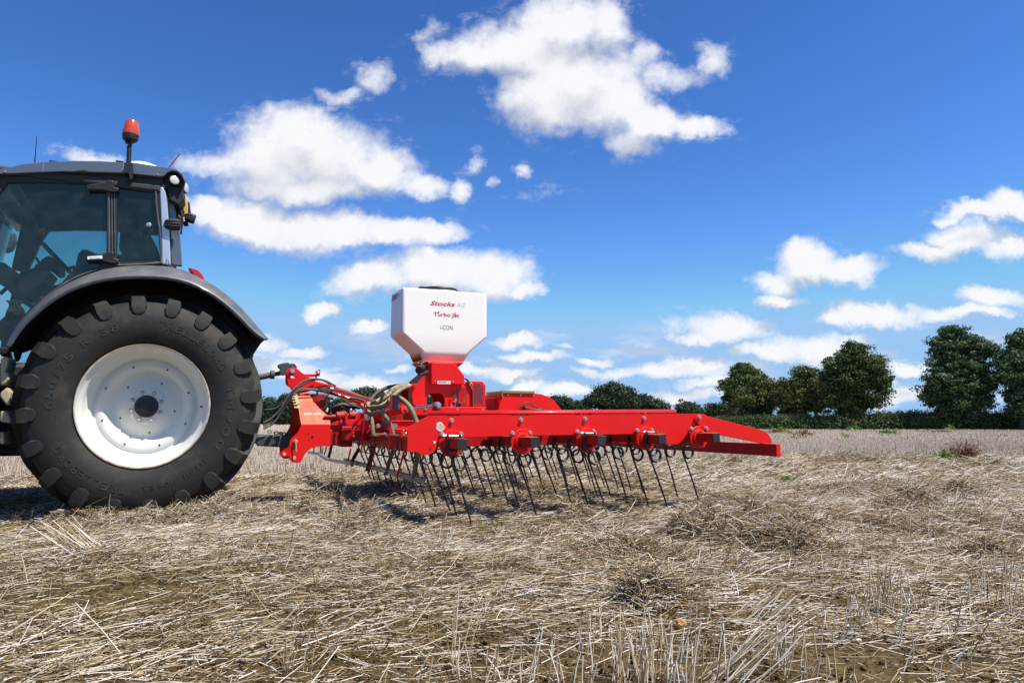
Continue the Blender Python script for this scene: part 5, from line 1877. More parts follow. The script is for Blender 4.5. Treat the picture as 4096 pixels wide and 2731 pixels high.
        rl.box((.80, sg*.56, z5), (3.3, sg*.46, z4 + .002))
        rl.build('frame_rail', M['red'], root, bevel=.005)
        r2 = MB(); r2.box((.72, sg*1.15, .56), (3.35, sg*1.10, .66)); r2.build('frame_rail', M['red_dusty_shaded'], root, bevel=.005)
    for q, w_, r_ in (((690, 1168), .532, .020), ((1040, 1170), .75, .024), ((455, 990), .622, .026), ((830, 1345), .85, .016)):
        bb = MB(); hexbolt(bb, P(G('C4', q)[0], -w_), r_, .025); bb.build('frame_bolt', M['steel'], root)
    pg = MB(); pg.prism([P(q, -.60) for q in G('C4',(400,990),(430,930),(480,925),(510,960),(510,1190),(460,1215),(200,1230),(230,1190))], (0, .02, 0)); pg.build('gusset', M['red'], root, bevel=.003)
    lp_ = MB(); lp_.tube(spline([P(q, -.62) for q in G('C4',(330,1150),(240,1180),(190,1230),(165,1300),(165,1370),(190,1395))], 5), .010, 8); lp_.build('frame_loop', M['red'], root, smooth=True)
    # far middle frame bulk
    cb = MB(); cb.box((.45, -.40, .60), (.66, .40, .70)); cb.box((.62, -.48, .66), (.80, .48, .74)); cb.build('centre_frame', M['red_dusty_shaded'], root, bevel=.01)

    # ---- headstock: two bent side plates, mast, brace
    def plates(side):
        sg = -1 if side == 0 else 1
        lo_ = [P(q, -.40) for q in G('D4',(800,772),(795,800),(775,850),(740,910),(690,960),(640,1003),(624,1030),(615,1100),(613,1290),(622,1325),(648,1352),(690,1372),(740,1378),(785,1364),(815,1335),(835,1290),(860,1240),(905,1190),(960,1150),(1040,1122),(1110,1110),(1180,1108),(1262,1120),(1262,772))]
        hole = [P(q, -.40) for q in G('D4', *[(700 + 29*math.cos(a), 1292 + 29*math.sin(a)) for a in [2*math.pi*k/20 for k in range(20)]])]
        z0 = P(G('D4', (1000, 772))[0], -.40).z
        up_ = [P(q, -.40, .93, z0) for q in G('D4',(800,772),(795,740),(780,660),(765,560),(748,470),(735,400),(722,340),(700,290),(684,266),(922,262),(935,300),(960,350),(1010,425),(1080,510),(1170,590),(1235,645),(1256,680),(1262,710),(1262,772))]
        lo_ = [Vector((p.x, p.y * -sg * 1.0 if side else p.y, p.z)) for p in lo_]
        if side:
            lo_ = [Vector((p.x, abs(p.y), p.z)) for p in lo_]; up_ = [Vector((p.x, -p.y, p.z)) for p in up_]; hole = [Vector((p.x, abs(p.y), p.z)) for p in hole]
        m_ = MB()
        m_.prism(lo_, (0, -sg * .015, 0), [hole])
        m2 = MB(); m2.prism(up_, (0, -sg * .015, 0))
        o1 = m_.build('headstock_plate', M['red'], root, bevel=.003)
        o2 = m2.build('headstock_upper', M['red_mud'], o1, bevel=.003)
        return o1, o2, z0
    n1, n2, z0 = plates(0)
    plates(1)
    hb = MB()
    for x, y, r_ in ((978,967,.0125),(920,917,.0065),(918,1017,.0065)):
        c = P(G('D4', (x, y))[0], -.4015); hb.lathe([(0,0),(r_,0)], c=tuple(c), n=18)
    hb.build('plate_hole', M['dark'], n1)
    lt = MB(); c = P(G('D4', (712, 1040))[0], -.41); lt.lathe([(0, -.018), (.017, -.018), (.020, -.012), (.020, 0), (0, 0)], c=tuple(c), n=20)
    lt.bar(P(G('D4', (712, 1010))[0], -.432), P(G('D4', (732, 1202))[0], -.432), .010, .008, up=(0,1,0))
    lt.build('latch_pin', M['mud_plate'], n1, bevel=.002)
    # maker's lettering on the sloping upper plate
    a_ = P(G('D4', (845, 628))[0], -.402, .93, z0); b_ = P(G('D4', (1110, 628))[0], -.402, .93, z0)
    lettering('HE-VA', a_, b_, .026, M['white'], n2, shear=.25, bold=.014, up=(0, .93, 1), lift=.003)
    # hose comb
    cm_ = G('D4',(650,284),(740,284),(765,400),(783,512),(770,516),(695,512),(690,490),(735,490),(748,470),(735,460),(684,462),(680,445),(715,445),(728,425),(715,415),(672,420),(668,402),(705,402),(716,385),(705,375),(665,378),(660,360),(695,360),(704,345),(695,335),(655,338),(652,320),(685,320),(692,305),(685,298),(648,300))
    cm = MB(); cm.prism([P(q, -.46, .93, z0) for q in cm_], (0, .006, 0)); cmo = cm.build('hose_comb', M['mud_plate'], n2)
    for q in ((722, 295), (762, 450)):
        w_ = MB(); hexbolt(w_, P(G('D4', q)[0], -.468, .93, z0), .006, .006); w_.build('comb_screw', M['steel'], cmo)

    ms = G('A3',(440,262),(455,252),(475,247),(500,250),(525,262),(560,290),(620,335),(660,360),(690,378),(730,395),(720,440),(700,490),(660,522),(490,522),(484,490),(470,468),(440,452),(424,432),(418,405),(418,330),(422,285))
    sl1 = G('A3',(460,336),(510,336),(522,350),(520,364),(508,369),(460,368),(450,352))
    sl2 = G('A3', *[(463 + 12*math.cos(a), 408 + 15*math.sin(a)) for a in [2*math.pi*k/16 for k in range(16)]])
    for yy in (-.085, .07):
        m_ = MB(); f_ = lambda qs: [Vector((p.x, yy, p.z)) for p in [P(q, -.085) for q in qs]]
        m_.prism(f_(ms), (0, .015, 0), [f_(sl1), f_(sl2)])
        mo = m_.build('mast_plate', M['red'], root, bevel=.003)
    pn = MB(); c = P(G('A3', (474, 290))[0], -.10); pn.lathe([(0, -.01), (.019, -.01), (.022, -.004), (.022, .20), (0, .20)], c=tuple(c), n=20); pn.build('top_link_pin', M['steel'], root, smooth=True, angle=40)
    br = MB(); bp = [P(q, -.07) for q in G('A3',(650,365),(700,392),(900,440),(1000,475),(1090,503),(1250,560),(1400,612),(1420,660),(1340,690),(1290,676),(1090,603),(900,545),(690,480))]
    br.prism(bp, (0, .14, 0)); br.build('brace', M['red'], root, bevel=.012, seg=3)
    # lower mast body joining the two headstock plates
    mb_ = MB(); mb_.box((.20, -.38, .56), (.34, .38, .70)); mb_.box((.16, -.12, .70), (.30, .12, 1.04)); mb_.build('headstock_beam', M['red_dusty_shaded'], root, bevel=.01)
    tb2 = MB(); tb2.tube([P(q, -.02) for q in G('A3',(610,335),(745,345))], .012, 6); tb2.prism([P(q, -.06) for q in G('A3',(615,325),(735,325),(735,356),(640,358))], (0, .012, 0)); tb2.prism([P(q, -.07) for q in G('A3',(742,282),(750,282),(752,372),(738,372))], (0, .04, 0))
    tb2.build('hose_bracket', M['red'], root)
    tb3 = MB(); tb3.tube(spline([P(q, -.07) for q in G('A3',(755,310),(762,285),(775,275),(782,290),(778,325))], 5), .004, 6); tb3.prism([P(q, -.08) for q in G('A3',(754,315),(782,315),(782,346),(754,346))], (0, .03, 0)); tb3.build('tap', M['black'], root, bevel=.002)

    # ---- link block between headstock and toolbar
    k1 = MB(); k1.prism([P(q, -.34) for q in G('B3',(795,975),(980,978),(980,1050),(950,1050),(950,1300),(800,1300))], (0, .14, 0))
    k1.prism([P(q, -.22) for q in G('B3',(950,1000),(1130,1000),(1140,1320),(950,1320))], (0, .2, 0))
    k1.build('pivot_block', M['red_dusty_shaded'], root, bevel=.01)
    k2 = MB(); k2.tube([P(q, -.36) for q in G('B3',(800,850),(888,850))], .022, 14); k2.tube([P(q, -.36) for q in G('B3',(885,840),(1030,832))], .042, 20); k2.tube([P(q, -.36) for q in G('B3',(690,850),(800,850))], .016, 12)
    k2.build('pivot_cylinder', M['red_dusty_shaded'], root, smooth=True, angle=40)
    k3 = MB(); k3.prism([P(q, -.46) for q in G('B3',(1015,790),(1045,782),(1062,800),(1070,900),(1090,960),(1050,990),(1038,985),(1020,900))], (0, .02, 0))
    k3.prism([P(q, -.44) for q in G('B3',(1178,795),(1250,780),(1258,800),(1255,880),(1100,1000),(1070,985),(1095,900),(1180,890))], (0, .14, 0))
    k3.build('clevis', M['red'], root, bevel=.005)
    k4 = MB(); a_, b_ = P(G('B3', (1090, 825))[0], -.42), P(G('B3', (1172, 825))[0], -.42); k4.cyl(a_, b_, .034, 20); k4.cyl(a_ - (b_-a_)*.3, b_ + (b_-a_)*.5, .018, 12); k4.build('roller', M['red_dusty_shaded'], root, smooth=True, angle=40)
    k5 = MB(); c = P(G('B3', (1110, 740))[0], -.42); k5.lathe([(0, .014), (.010, .010), (.014, 0), (.010, -.010), (.006, -.014), (.006, -.03), (0, -.03)], c=tuple(c), n=14, axis='z')
    c = P(G('B3', (962, 920))[0], -.40); k5.lathe([(0, .012), (.010, .012), (.011, -.012), (0, -.012)], c=tuple(c), n=14, axis='z')
    k5.build('grease_cap', M['steel'], root, smooth=True)
    k6 = MB(); k6.prism([P(q, -.30) for q in G('B3',(1140,1010),(1290,870),(1340,800),(1400,830),(1400,1000),(1330,1050),(1170,1060),(1150,1160),(1135,1160))], (0, .02, 0)); k6.build('side_gusset', M['red_dusty_shaded'], root, bevel=.003)
    k7 = MB(); k7.tube([P(q, .15) for q in G('B3',(800,760),(980,680),(1060,690),(1300,660),(1500,640))], .035, 12); k7.tube([P(q, -.1) for q in G('B3',(950,690),(1010,720),(1090,765))], .010, 8); k7.build('drive_hose', M['cable'], root, smooth=True)

    # ---- fold ram
    r0, r1 = P(G('C4', (620, 965))[0], -.35), P(G('C4', (1240, 815))[0], -.80)
    r2 = P(G('C4', (1850, 735))[0], -1.05); r3 = P(G('C4', (1935, 735))[0], -1.08)
    rm = MB(); rm.cyl(r0, r1, .036, 20); rm.cyl(r1 - (r1-r0)*.03, r1 + (r1-r0)*.02, .041, 20); ro = rm.build('hydraulic_ram', M['red'], root, smooth=True, angle=40)
    rr = MB(); rr.cyl(r1, r2, .016, 14); rr.build('ram_rod', M['chrome'], ro, smooth=True)
    ey = MB(); ey.prism([P(q, -1.08) for q in G('C4',(1840,740),(1850,690),(1900,665),(1960,670),(2005,705),(2020,760),(2030,890),(1820,890),(1820,830))], (0, .02, 0)); ey.build('ram_lug', M['red_dusty_shaded'], ro, bevel=.004)
    eb = MB(); hexbolt(eb, r3 + Vector((0, -.01, 0)), .026, .03); eb.build('ram_bolt', M['steel'], ro)

    # ---- wires and hydraulic hoses
    def wire(tag_, pts, w, r_, mat='cable', name='hydraulic_hose'):
        pp = []
        for k_, q in enumerate(G(tag_, *pts)):
            pp.append(P(q, -(w if not isinstance(w, (list, tuple)) else w[0] + (w[1] - w[0]) * k_ / (len(pts) - 1))))
        m_ = MB(); m_.tube(spline(pp, 6), r_, 8)
        return m_.build(name, M[mat], root, smooth=True)
    wire('A3', [(150,870),(240,820),(330,730),(400,620),(470,520),(540,450),(620,398),(720,378),(820,395),(905,440)], (.30,.12), .0095)
    wire('A3', [(155,935),(240,890),(320,800),(390,660),(455,560),(530,500),(640,490),(760,495)], (.30,.14), .0085)
    wire('A3', [(150,900),(250,860),(340,770),(410,660),(470,560),(560,470),(640,410),(740,385),(850,400),(960,460)], (.24,.08), .0085)
    wire('A3', [(150,925),(260,880),(370,740),(430,630),(500,530),(600,505),(700,500),(820,510),(940,500),(1060,520),(1200,560),(1330,610)], (.25,.16), .0075)
    wire('A3', [(440,545),(520,495),(620,488),(740,510),(860,530),(1000,560),(1150,590),(1290,625)], .17, .007)
    wire('A3', [(165,722),(240,718),(320,690),(380,640)], .2, .0055)
    wire('A3', [(800,500),(900,470),(1000,500),(1100,540),(1250,590),(1390,618)], .18, .0065, 'cable')
    wire('A3', [(900,500),(1050,505),(1200,560),(1400,612)], .175, .005, 'cable_red')
    wire('A3', [(900,520),(1000,560),(1100,585),(1200,600),(1290,628)], .19, .012, 'black')
    wire('A3', [(1030,600),(1120,660),(1200,690),(1300,700)], .1, .008)
    # coils of cable hung from the brace
    for (cx, cy, rx, ry, w_, r_, mt) in ((812,545,68,58,.22,.0045,'cable'),(806,552,58,50,.235,.0045,'cable'),(820,540,62,62,.20,.0045,'cable'),(790,630,95,85,.06,.006,'cable'),(800,640,88,95,.02,.006,'black'),
                                     (795,650,80,90,.04,.005,'cable_red'),(770,640,70,80,.0,.006,'black'),(830,660,60,105,.03,.006,'cable')):
        pts = [P(q, -w_) for q in G('A3', *[(cx + rx*math.cos(a), cy + ry*math.sin(a)) for a in [2*math.pi*k/22 for k in range(23)]])]
        m_ = MB(); m_.tube(pts, r_, 6, caps=False); m_.build('coiled_cable', M[mt], root, smooth=True)
    cn = MB(); cn.tube([P(q, -.2) for q in G('A3',(885,590),(935,600))], .015, 10); cn.tube([P(q, -.2) for q in G('A3',(865,580),(890,592))], .009, 8); cn.build('plug', M['black'], root, smooth=True)
    cs = MB()
    for a_, b_ in (((985,552),(1012,560)),((1062,575),(1080,580)),((900,484),(935,488)),((1085,588),(1110,594))):
        cs.tube([P(q, -.215) for q in G('A3', a_, b_)], .010, 8)
    cs.build('hose_coupling', M['steel'], root, smooth=True)
    wh = MB(); wh.tube([P(q, -.04) for q in G('A3',(866,700),(860,745))], .010, 6); wh.build('white_tag', M['white'], root)

    # ---- seed hose carriers: flat uprights, slate brackets and clamp rods
    for (xt, yt, xb_, yb_, s_) in ((1459,1606,1446.5,1802,.56),(1564,1580,1556,1815,.650)):
        t_, bt_ = H.px((xt, yt), s_), H.px((xb_, yb_), s_)
        m_ = MB(); m_.bar(t_, bt_, .030, .010, up=(1,0,0)); m_.build('hose_upright', M['red'], root, bevel=.002)
    for pts, s_ in ((G('C4',(425,690),(440,658),(570,665),(575,700),(530,770),(440,790)),.70),(G('C4',(955,530),(1000,515),(1118,520),(1120,560),(1112,640),(1108,700),(1108,825),(960,825)),.69)):
        m_ = MB(); m_.prism([H.px(q, s_) for q in pts], (.012, 0, 0)); m_.build('hose_bracket', M['slate'], root, bevel=.003)
    rods_ = MB()
    for a_, b_ in (((330,1362),(695,1366)),((880,1358),(1300,1360))):
        rods_.cyl(H.px(G('C4', a_)[0], .66), H.px(G('C4', b_)[0], .66), .006, 8)
    rods_.build('clamp_rod', M['brass'], root, smooth=True)
    for q in ((600,1362),(1215,1355)):
        rk = MB(); c = H.px(G('C4', q)[0], .66); rk.box((c.x-.02, c.y-.02, c.z-.022), (c.x+.02, c.y+.02, c.z+.022)); rk.build('rod_block', M['red'], root, bevel=.003)
    for q in ((640,1360),(1255,1355),(335,1362),(885,1362)):
        rn = MB(); c = H.px(G('C4', q)[0], .66); rn.cyl((c.x, c.y-.012, c.z), (c.x, c.y+.012, c.z), .014, 6); rn.build('rod_nut', M['steel'], root)

    # ---- spreader rail under the toolbar and its hangers
    S_ = .86
    ra, rb_ = H.px(G('D3', (570, 530))[0], S_), H.px(G('D3', (1790, 770))[0], S_)
    rz = (ra.z + rb_.z) / 2
    m_ = MB()
    y1, y2 = rb_.y, ra.y
    for (a, b, c, d) in ((0,0,.004,.042),(0,.038,.034,.042),(0,0,.034,.004)):
        m_.box((S_ + a, y1, rb_.z - .021 + b), (S_ + c, y2, rb_.z - .021 + d))
    sr = m_.build('spreader_rail', M['galv'], root)
    m_ = MB(); q_ = [H.px(q, .72) for q in G('D3',(60,328),(205,350),(325,432),(700,498))]
    for a, b in zip(q_[:-1], q_[1:]): m_.bar(a, b, .035, .035)
    m_.build('spreader_rail', M['galv'], root)
    for p0, p1, p2, s_ in (((1040,285),(1030,345),(950,645),.84),((1475,315),(1470,355),(1375,690),.84),((690,265),(680,300),(620,545),.80),((320,240),(310,300),(280,380),.78),((140,250),(130,320),(125,330),.7)):
        m_ = MB(); m_.tube([H.px(G('D3', q)[0], s_) for q in (p0, p1, p2)], .0095, 8); m_.build('rail_hanger', M['red'], root, smooth=True)
    for x0, y0_ in ((1560,790),(1175,700),(905,650)):
        m_ = MB(); pts = [H.px(q, S_ + .01) for q in G('D3',(x0-40,y0_+5),(x0-52,y0_+30),(x0-20,y0_+70),(x0+20,y0_+110),(x0+50,y0_+150))]
        vs = []
        for p in pts: vs += [p, p + Vector((.002, -.028, .004))]
        m_.add(vs, [(2*i, 2*i+1, 2*i+3, 2*i+2) for i in range(len(pts)-1)])
        o = m_.build('spreader_tongue', M['galv'], sr); q = o.modifiers.new('s', 'SOLIDIFY'); q.thickness = .003
    return root


build_harrow()


# ------------------------------------------------------------------ air seeder
def build_seeder():
    root = H.root('air_seeder', 'white plastic seed hopper on a red stand with hoses, mounted above the harrow', 'seeder')
    P = H.py
    tank = MB()
    # rings of the tank from top to bottom: (front x, rear x, half width, z)
    hw = .225
    tl, tr_ = P(G('A4', (300,155))[0], -hw), P(G('A4', (1082,214))[0], -hw)
    ml_, mr_ = P(G('A4', (290,578))[0], -hw), P(G('A4', (1078,612))[0], -hw)
    bl_, br_ = P(G('A4', (488,832))[0], -hw * .85), P(G('A4', (870,838))[0], -hw * .85)
    k_, kr = P(G('A4', (468,738))[0], -hw), P(G('A4', (925,760))[0], -hw)
    # outline of the side in x,z
    zt = (tl.z + tr_.z) / 2
    prof = [(tl.x, tr_.x, zt, hw), (tl.x - .003, tr_.x + .004, (ml_.z + mr_.z) / 2, hw), (k_.x, kr.x, (k_.z + kr.z) / 2, hw), (bl_.x, br_.x, (bl_.z + br_.z) / 2, hw * .85)]
    prof.append((bl_.x, br_.x, prof[-1][2] - .03, hw * .85))
    vs, fs = [], []
    for x0, x1, z, h in prof:
        vs += [Vector((x0, -h, z)), Vector((x1, -h, z)), Vector((x1, h, z)), Vector((x0, h, z))]
    for i in range(len(prof) - 1):
        for k in range(4):
            fs.append((i*4+k, i*4+(k+1) % 4, (i+1)*4+(k+1) % 4, (i+1)*4+k))
    fs.append((0,1,2,3)); e = (len(prof) - 1) * 4; fs.append((e+3, e+2, e+1, e))
    tank.add(vs, fs)
    tk = tank.build('seed_hopper', M['poly'], root, bevel=.045, seg=5, smooth=True, angle=50)
    tc = (tl.x + tr_.x) / 2
    nk = MB(); nk.lathe([(.0, .02), (.195, .02), (.205, 0), (.212, -.02)], c=(tc, 0, zt), n=40, axis='z'); nk.build('hopper_neck', M['poly'], tk, smooth=True, angle=50)
    ld = MB(); ld.lathe([(0, .050), (.17, .048), (.200, .042), (.208, .030), (.208, .016), (0, .016)], c=(tc - .01, 0, zt), n=44, axis='z')
    ld.box((tc - .222, -.04, zt + .02), (tc - .15, .04, zt + .055))
    ld.build('hopper_lid', M['black'], tk, smooth=True, angle=45)
    # lettering
    yy = -hw - .0004
    def line(s, tg_, p0, p1, h_px, mat, **k):
        a, b = P(G(tg_, p0)[0], yy), P(G(tg_, p1)[0], yy)
        h = (P(G(tg_, (p0[0], p0[1] - h_px))[0], yy) - a).length
        lettering(s, a, b, h, M[mat], tk, lift=.0003, depth=.0004, **k)
    line('Stocks', 'A4', (553, 326), (786, 340), 44, 'red_text', shear=.35, bold=.035)
    line('AG', 'A4', (790, 340), (880, 346), 42, 'grey_text', shear=.35)
    line('Turbo Jet', 'A4', (586, 436), (824, 450), 50, 'red_text', bold=.030)
    line('i-CON', 'A4', (650, 550), (762, 555), 42, 'dark_text')
    a, b = Vector((tl.x - .003, .16, 0)), Vector((tl.x - .003, -.12, 0))
    zz = H.px(G('A4', (190, 300))[0], tl.x).z
    lettering('Stocks', (tl.x - .004, .19, zz), (tl.x - .004, -.02, zz), .075, M['red_text'], tk, shear=.35, bold=.014, lift=.0004, depth=.0004)
    lettering('AG', (tl.x - .004, -.03, zz), (tl.x - .004, -.13, zz), .075, M['grey_text'], tk, shear=.35, lift=.0004, depth=.0004)
    for q in ((635, 384), (787, 397)):
        m_ = MB(); hexbolt(m_, P(G('A4', q)[0], yy), .007, .006); m_.build('hopper_bolt', M['steel'], tk)

    # red funnel, metering box, stand
    fn = MB()
    a, b = P(G('A4', (388, 850))[0], -.10), P(G('A4', (840, 842))[0], -.19)
    zt2 = prof[-1][2] + .015
    z3 = P(G('A4', (600, 960))[0], -.15).z
    x0, x1 = bl_.x - .01, br_.x - .01
    vs = [(x0, -.195, zt2), (x1, -.195, zt2), (x1, .195, zt2), (x0, .195, zt2), (x0 + .15, -.11, z3), (x1 - .12, -.11, z3), (x1 - .12, .11, z3), (x0 + .15, .11, z3)]
    fn.add(vs, [(0,1,2,3),(4,7,6,5),(0,4,5,1),(1,5,6,2),(2,6,7,3),(3,7,4,0)])
    fno = fn.build('funnel', M['red'], root, bevel=.004)
    for q in ((448,857),(475,862),(492,850),(540,846),(798,855)):
        m_ = MB(); hexbolt(m_, P(G('A4', q)[0], -.20), .007, .006); m_.build('funnel_bolt', M['steel'], fno)
    kb = MB(); p0, p1 = P(G('A4', (452, 925))[0], -.24), P(G('A4', (505, 885))[0], -.10); kb.cyl(p0, p1, .040, 18); kb.build('slide_knob', M['black'], root, smooth=True, angle=40)
    cv = MB(); cv.prism([P(q, -.26) for q in G('A4',(566,850),(776,856),(790,866),(872,975),(872,1056),(566,1052))], (0, .33, 0))
    cvo = cv.build('metering_cover', M['red'], root, bevel=.008, seg=3)
    sk = MB(); sk.prism([P(q, -.264) for q in G('A4',(622,1020),(743,1022),(743,1051),(622,1049))], (0, .003, 0)); sko = sk.build('sticker', M['white'], cvo)
    a, b = P(G('A4', (630, 1041))[0], -.265), P(G('A4', (706, 1041))[0], -.265)
    lettering('Stocks', a, b, .026, M['red_text'], sko, shear=.35, bold=.014, lift=.0004, depth=.0004)
    a, b = P(G('A4', (709, 1042))[0], -.265), P(G('A4', (738, 1042))[0], -.265)
    lettering('AG', a, b, .026, M['grey_text'], sko, shear=.35, lift=.0004, depth=.0004)
    for q in ((602, 1025), (764, 1029)):
        m_ = MB(); hexbolt(m_, P(G('A4', q)[0], -.262), .006, .006); m_.build('cover_bolt', M['steel'], cvo)
    # stand side plates with the arch
    stp = G('A4',(540,850),(570,850),(570,1050),(832,1058),(815,1140),(800,1180),(790,1262),(694,1262),(690,1200),(680,1165),(660,1142),(640,1136),(575,1135),(545,1145),(528,1168),(522,1260),(440,1258),(400,1240),(385,1150),(372,1090),(375,1060),(420,1046),(540,950))
    for yy2 in (-.20, .18):
        m_ = MB(); m_.prism([Vector((p.x, yy2, p.z)) for p in [P(q, -.20) for q in stp]], (0, .012, 0)); m_.build('stand_plate', M['red'], root, bevel=.003)
    sl = MB(); pp = [P(q, -.20) for q in G('A4',(540,945),(420,1046),(378,1062))]
    vs = []
    for p in pp: vs += [p, Vector((p.x, .19, p.z))]
    sl.add(vs, [(2*i, 2*i+1, 2*i+3, 2*i+2) for i in range(2)])
    o = sl.build('stand_slope', M['red_dusty_shaded'], root); o.modifiers.new('s', 'SOLIDIFY').thickness = .006
    bm_ = MB(); bm_.prism([P(q, -.14) for q in G('A4',(400,1060),(470,1060),(500,1250),(405,1250))], (0, .2, 0)); bm_.build('metering_duct', M['red_dusty_shaded'], root, bevel=.005)
    # fan box behind with mesh window
    fx = MB(); fx.prism([P(q, -.19) for q in G('A4',(835,1060),(870,1055),(905,1022),(1035,1024),(1068,1062),(1066,1258),(820,1256),(820,1140))], (0, .36, 0))
    fxo = fx.build('fan_box', M['red'], root, bevel=.006)
    wn = MB(); wn.prism([P(q, -.193) for q in G('A4',(962,1046),(1012,1048),(1046,1085),(1044,1238),(960,1236))], (0, .002, 0)); wn.build('mesh_window', dusty('dark_red_mesh', (.20, .012, .03), .6, amount=.25, scale=120, bump=.8, bscale=400), fxo)
    pn2 = MB(); pn2.prism([P(q, -.193) for q in G('A4',(838,1085),(895,1085),(895,1250),(838,1248))], (0, .002, 0)); pn2.build('side_panel', M['red_dusty_shaded'], fxo)
    tri = MB(); tri.prism([P(q, -.194) for q in G('A4',(934,1031),(948,1058),(920,1058))], (0, .002, 0)); tro = tri.build('warning_sticker', M['yellow_text'], fxo)
    tm = MB(); tm.prism([P(q, -.196) for q in G('A4',(927,1052),(930,1046),(936,1048),(938,1043),(942,1049),(940,1054))], (0, .001, 0)); tm.build('warning_mark', M['dark_text'], tro)
    cb_ = MB(); cb_.tube(spline([P(q, -.205) for q in G('A4',(875,1000),(905,1022),(912,1060),(925,1085),(940,1110),(942,1160),(942,1254)) ], 5), .010, 8); cb_.build('cable', M['cable'], fxo, smooth=True)
    # plug bundle hanging by the stand
    pb = MB()
    for pts in (((808,1060),(800,1120),(790,1180),(765,1230),(730,1310)),((815,1110),(812,1160),(790,1200),(770,1250)),((800,1150),(770,1180),(775,1220),(745,1290)),((790,1200),(815,1215),(830,1238))):
        pb.tube(spline([P(q, -.27) for q in G('A4', *pts)], 5), .007, 6)
    pb.tube([P(q, -.28) for q in G('A4',(825,1225),(838,1250))], .020, 10)
    pb.build('wiring_plug', M['cable'], root, smooth=True)
    pl = MB(); pl.tube([P(q, -.285) for q in G('A4',(795,1185),(778,1222))], .016, 6); pl.tube([P(q, -.28) for q in G('A4',(760,1240),(735,1290))], .010, 6); pl.build('grey_connector', M['steel'], root)
    # platform beam
    pf = MB(); pf.prism([P(q, -.30) for q in G('A4',(380,1262),(1075,1262),(1076,1330),(380,1340))], (0, .60, 0)); pfo = pf.build('platform', M['red'], root, bevel=.005)
    for q in ((510,1282),(806,1284),(1040,1288)):
        m_ = MB(); hexbolt(m_, P(G('A4', q)[0], -.302), .010, .010); m_.build('platform_bolt', M['steel'], pfo)
    for x_ in (.95, 2.0):
        lg = MB(); lg.box((x_, -.28, .66), (x_ + .08, .28, 1.02)); lg.build('platform_leg', M['red_dusty_shaded'], root, bevel=.005)

    # ---- outlets and hoses
    ob = MB(); ob.prism([P(q, -.28) for q in G('A3',(1828,432),(1870,432),(1870,480),(1828,478))], (0, .55, 0)); ob.build('outlet_block', M['red'], root, bevel=.004)
    for j in range(4):
        p0, p1 = P(G('A3', (1790, 455))[0], -.25), P(G('A3', (1830, 455))[0], -.25)
        d = Vector((0, .13 * j, 0)); q = MB(); q.cyl(p0 + d, p1 + d, .017, 14); q.build('outlet_pipe', M['red'], root, smooth=True)
        q = MB(); q.lathe([(.0215, -.008), (.0225, 0), (.0215, .008)], c=tuple(P(G('A3', (1777, 455))[0], -.25) + d), n=16, axis='x'); q.build('hose_clip', M['steel'], root, smooth=True)

    def hose(pts, r_, name='seed_hose', ribs=0, mat='dust_hose'):
        sp = spline(pts, 14)
        if ribs:
            # resample evenly so the corrugations are regular
            d = [0.0]
            for a, b in zip(sp[:-1], sp[1:]): d.append(d[-1] + (b - a).length)
            n_ = int(d[-1] / ribs * 4)
            out, j = [], 0
            for i in range(n_ + 1):
                t = d[-1] * i / n_
                while j < len(d) - 2 and d[j + 1] < t: j += 1
                f = (t - d[j]) / max(d[j + 1] - d[j], 1e-9)
                out.append(sp[j].lerp(sp[j + 1], min(1, f)))
            rad = [r_ * (1.0 + .07 * math.sin(2 * math.pi * i / 4 + .4)) for i in range(len(out))]
            sp = out
        else:
            rad = r_
        m_ = MB(); m_.tube(sp, rad, 14)
        return m_.build(name, M[mat], root, smooth=True, angle=80)

    W = lambda tg_, x, y, w: P(G(tg_, (x, y))[0], -w)
    # bundle leaving the outlets toward the carriers
    hose([W('A3',1785,455,.25), W('A3',1700,465,.28), W('A3',1630,500,.32), W('A3',1550,560,.40), W('A3',1480,600,.50), W('A3',1400,640,.60)], .020)
    hose([W('A3',1785,440,.12), W('A3',1690,450,.2), W('A3',1600,490,.28), W('A3',1520,555,.36), W('A3',1440,620,.46), W('A3',1370,650,.56)], .019)
    hose([W('A3',1790,460,.30), W('A3',1730,480,.34), W('A3',1660,520,.38), W('A3',1600,575,.46), W('A3',1530,640,.58), W('A3',1450,690,.66)], .019)
    hose([W('A3',1720,445,-.05), W('A3',1560,470,-.02), W('A3',1450,520,.05), W('A3',1380,580,.1), W('A3',1340,640,.2)], .019, mat='cable')
    # the two thick loops in front of the uprights
    hose([W('C4',560,700,.50), W('C4',480,700,.56), W('C4',500,780,.62), W('C4',600,770,.68), W('C4',720,765,.78), W('C4',830,740,.90), W('C4',900,680,1.0), W('C4',940,610,1.06)], .0185)
    hose([W('C4',350,735,.34), W('C4',420,790,.42), W('C4',480,890,.56), W('C4',560,925,.66), W('C4',660,890,.76), W('C4',750,870,.86), W('C4',830,960,1.0), W('C4',920,1090,1.0), W('C4',985,1240,1.0), W('C4',1010,1400,1.0)], .0185, ribs=.010)
    hose([W('C4',440,800,.50), W('C4',500,880,.56), W('C4',548,1000,.60), W('C4',572,1150,.64), W('C4',590,1370,.66)], .0185, ribs=.010)
    hose([W('C4',980,600,1.12), W('C4',1030,570,1.14), W('C4',1120,580,1.2), W('C4',1240,650,1.26), W('C4',1370,790,1.32), W('C4',1450,960,1.36), W('C4',1500,1110,1.38), W('C4',1520,1300,1.38)], .0195, ribs=.010)
    # lower ends behind the toolbar down to the spreader rail
    X_ = lambda x, y, s_: H.px(G('D3', (x, y))[0], s_)
    hose([X_(1010,180,.83), X_(1000,320,.84), X_(965,460,.85), X_(930,590,.87)], .0185, ribs=.010)
    hose([X_(1330,180,.83), X_(1300,350,.84), X_(1250,500,.85), X_(1222,650,.87)], .0185, ribs=.010)
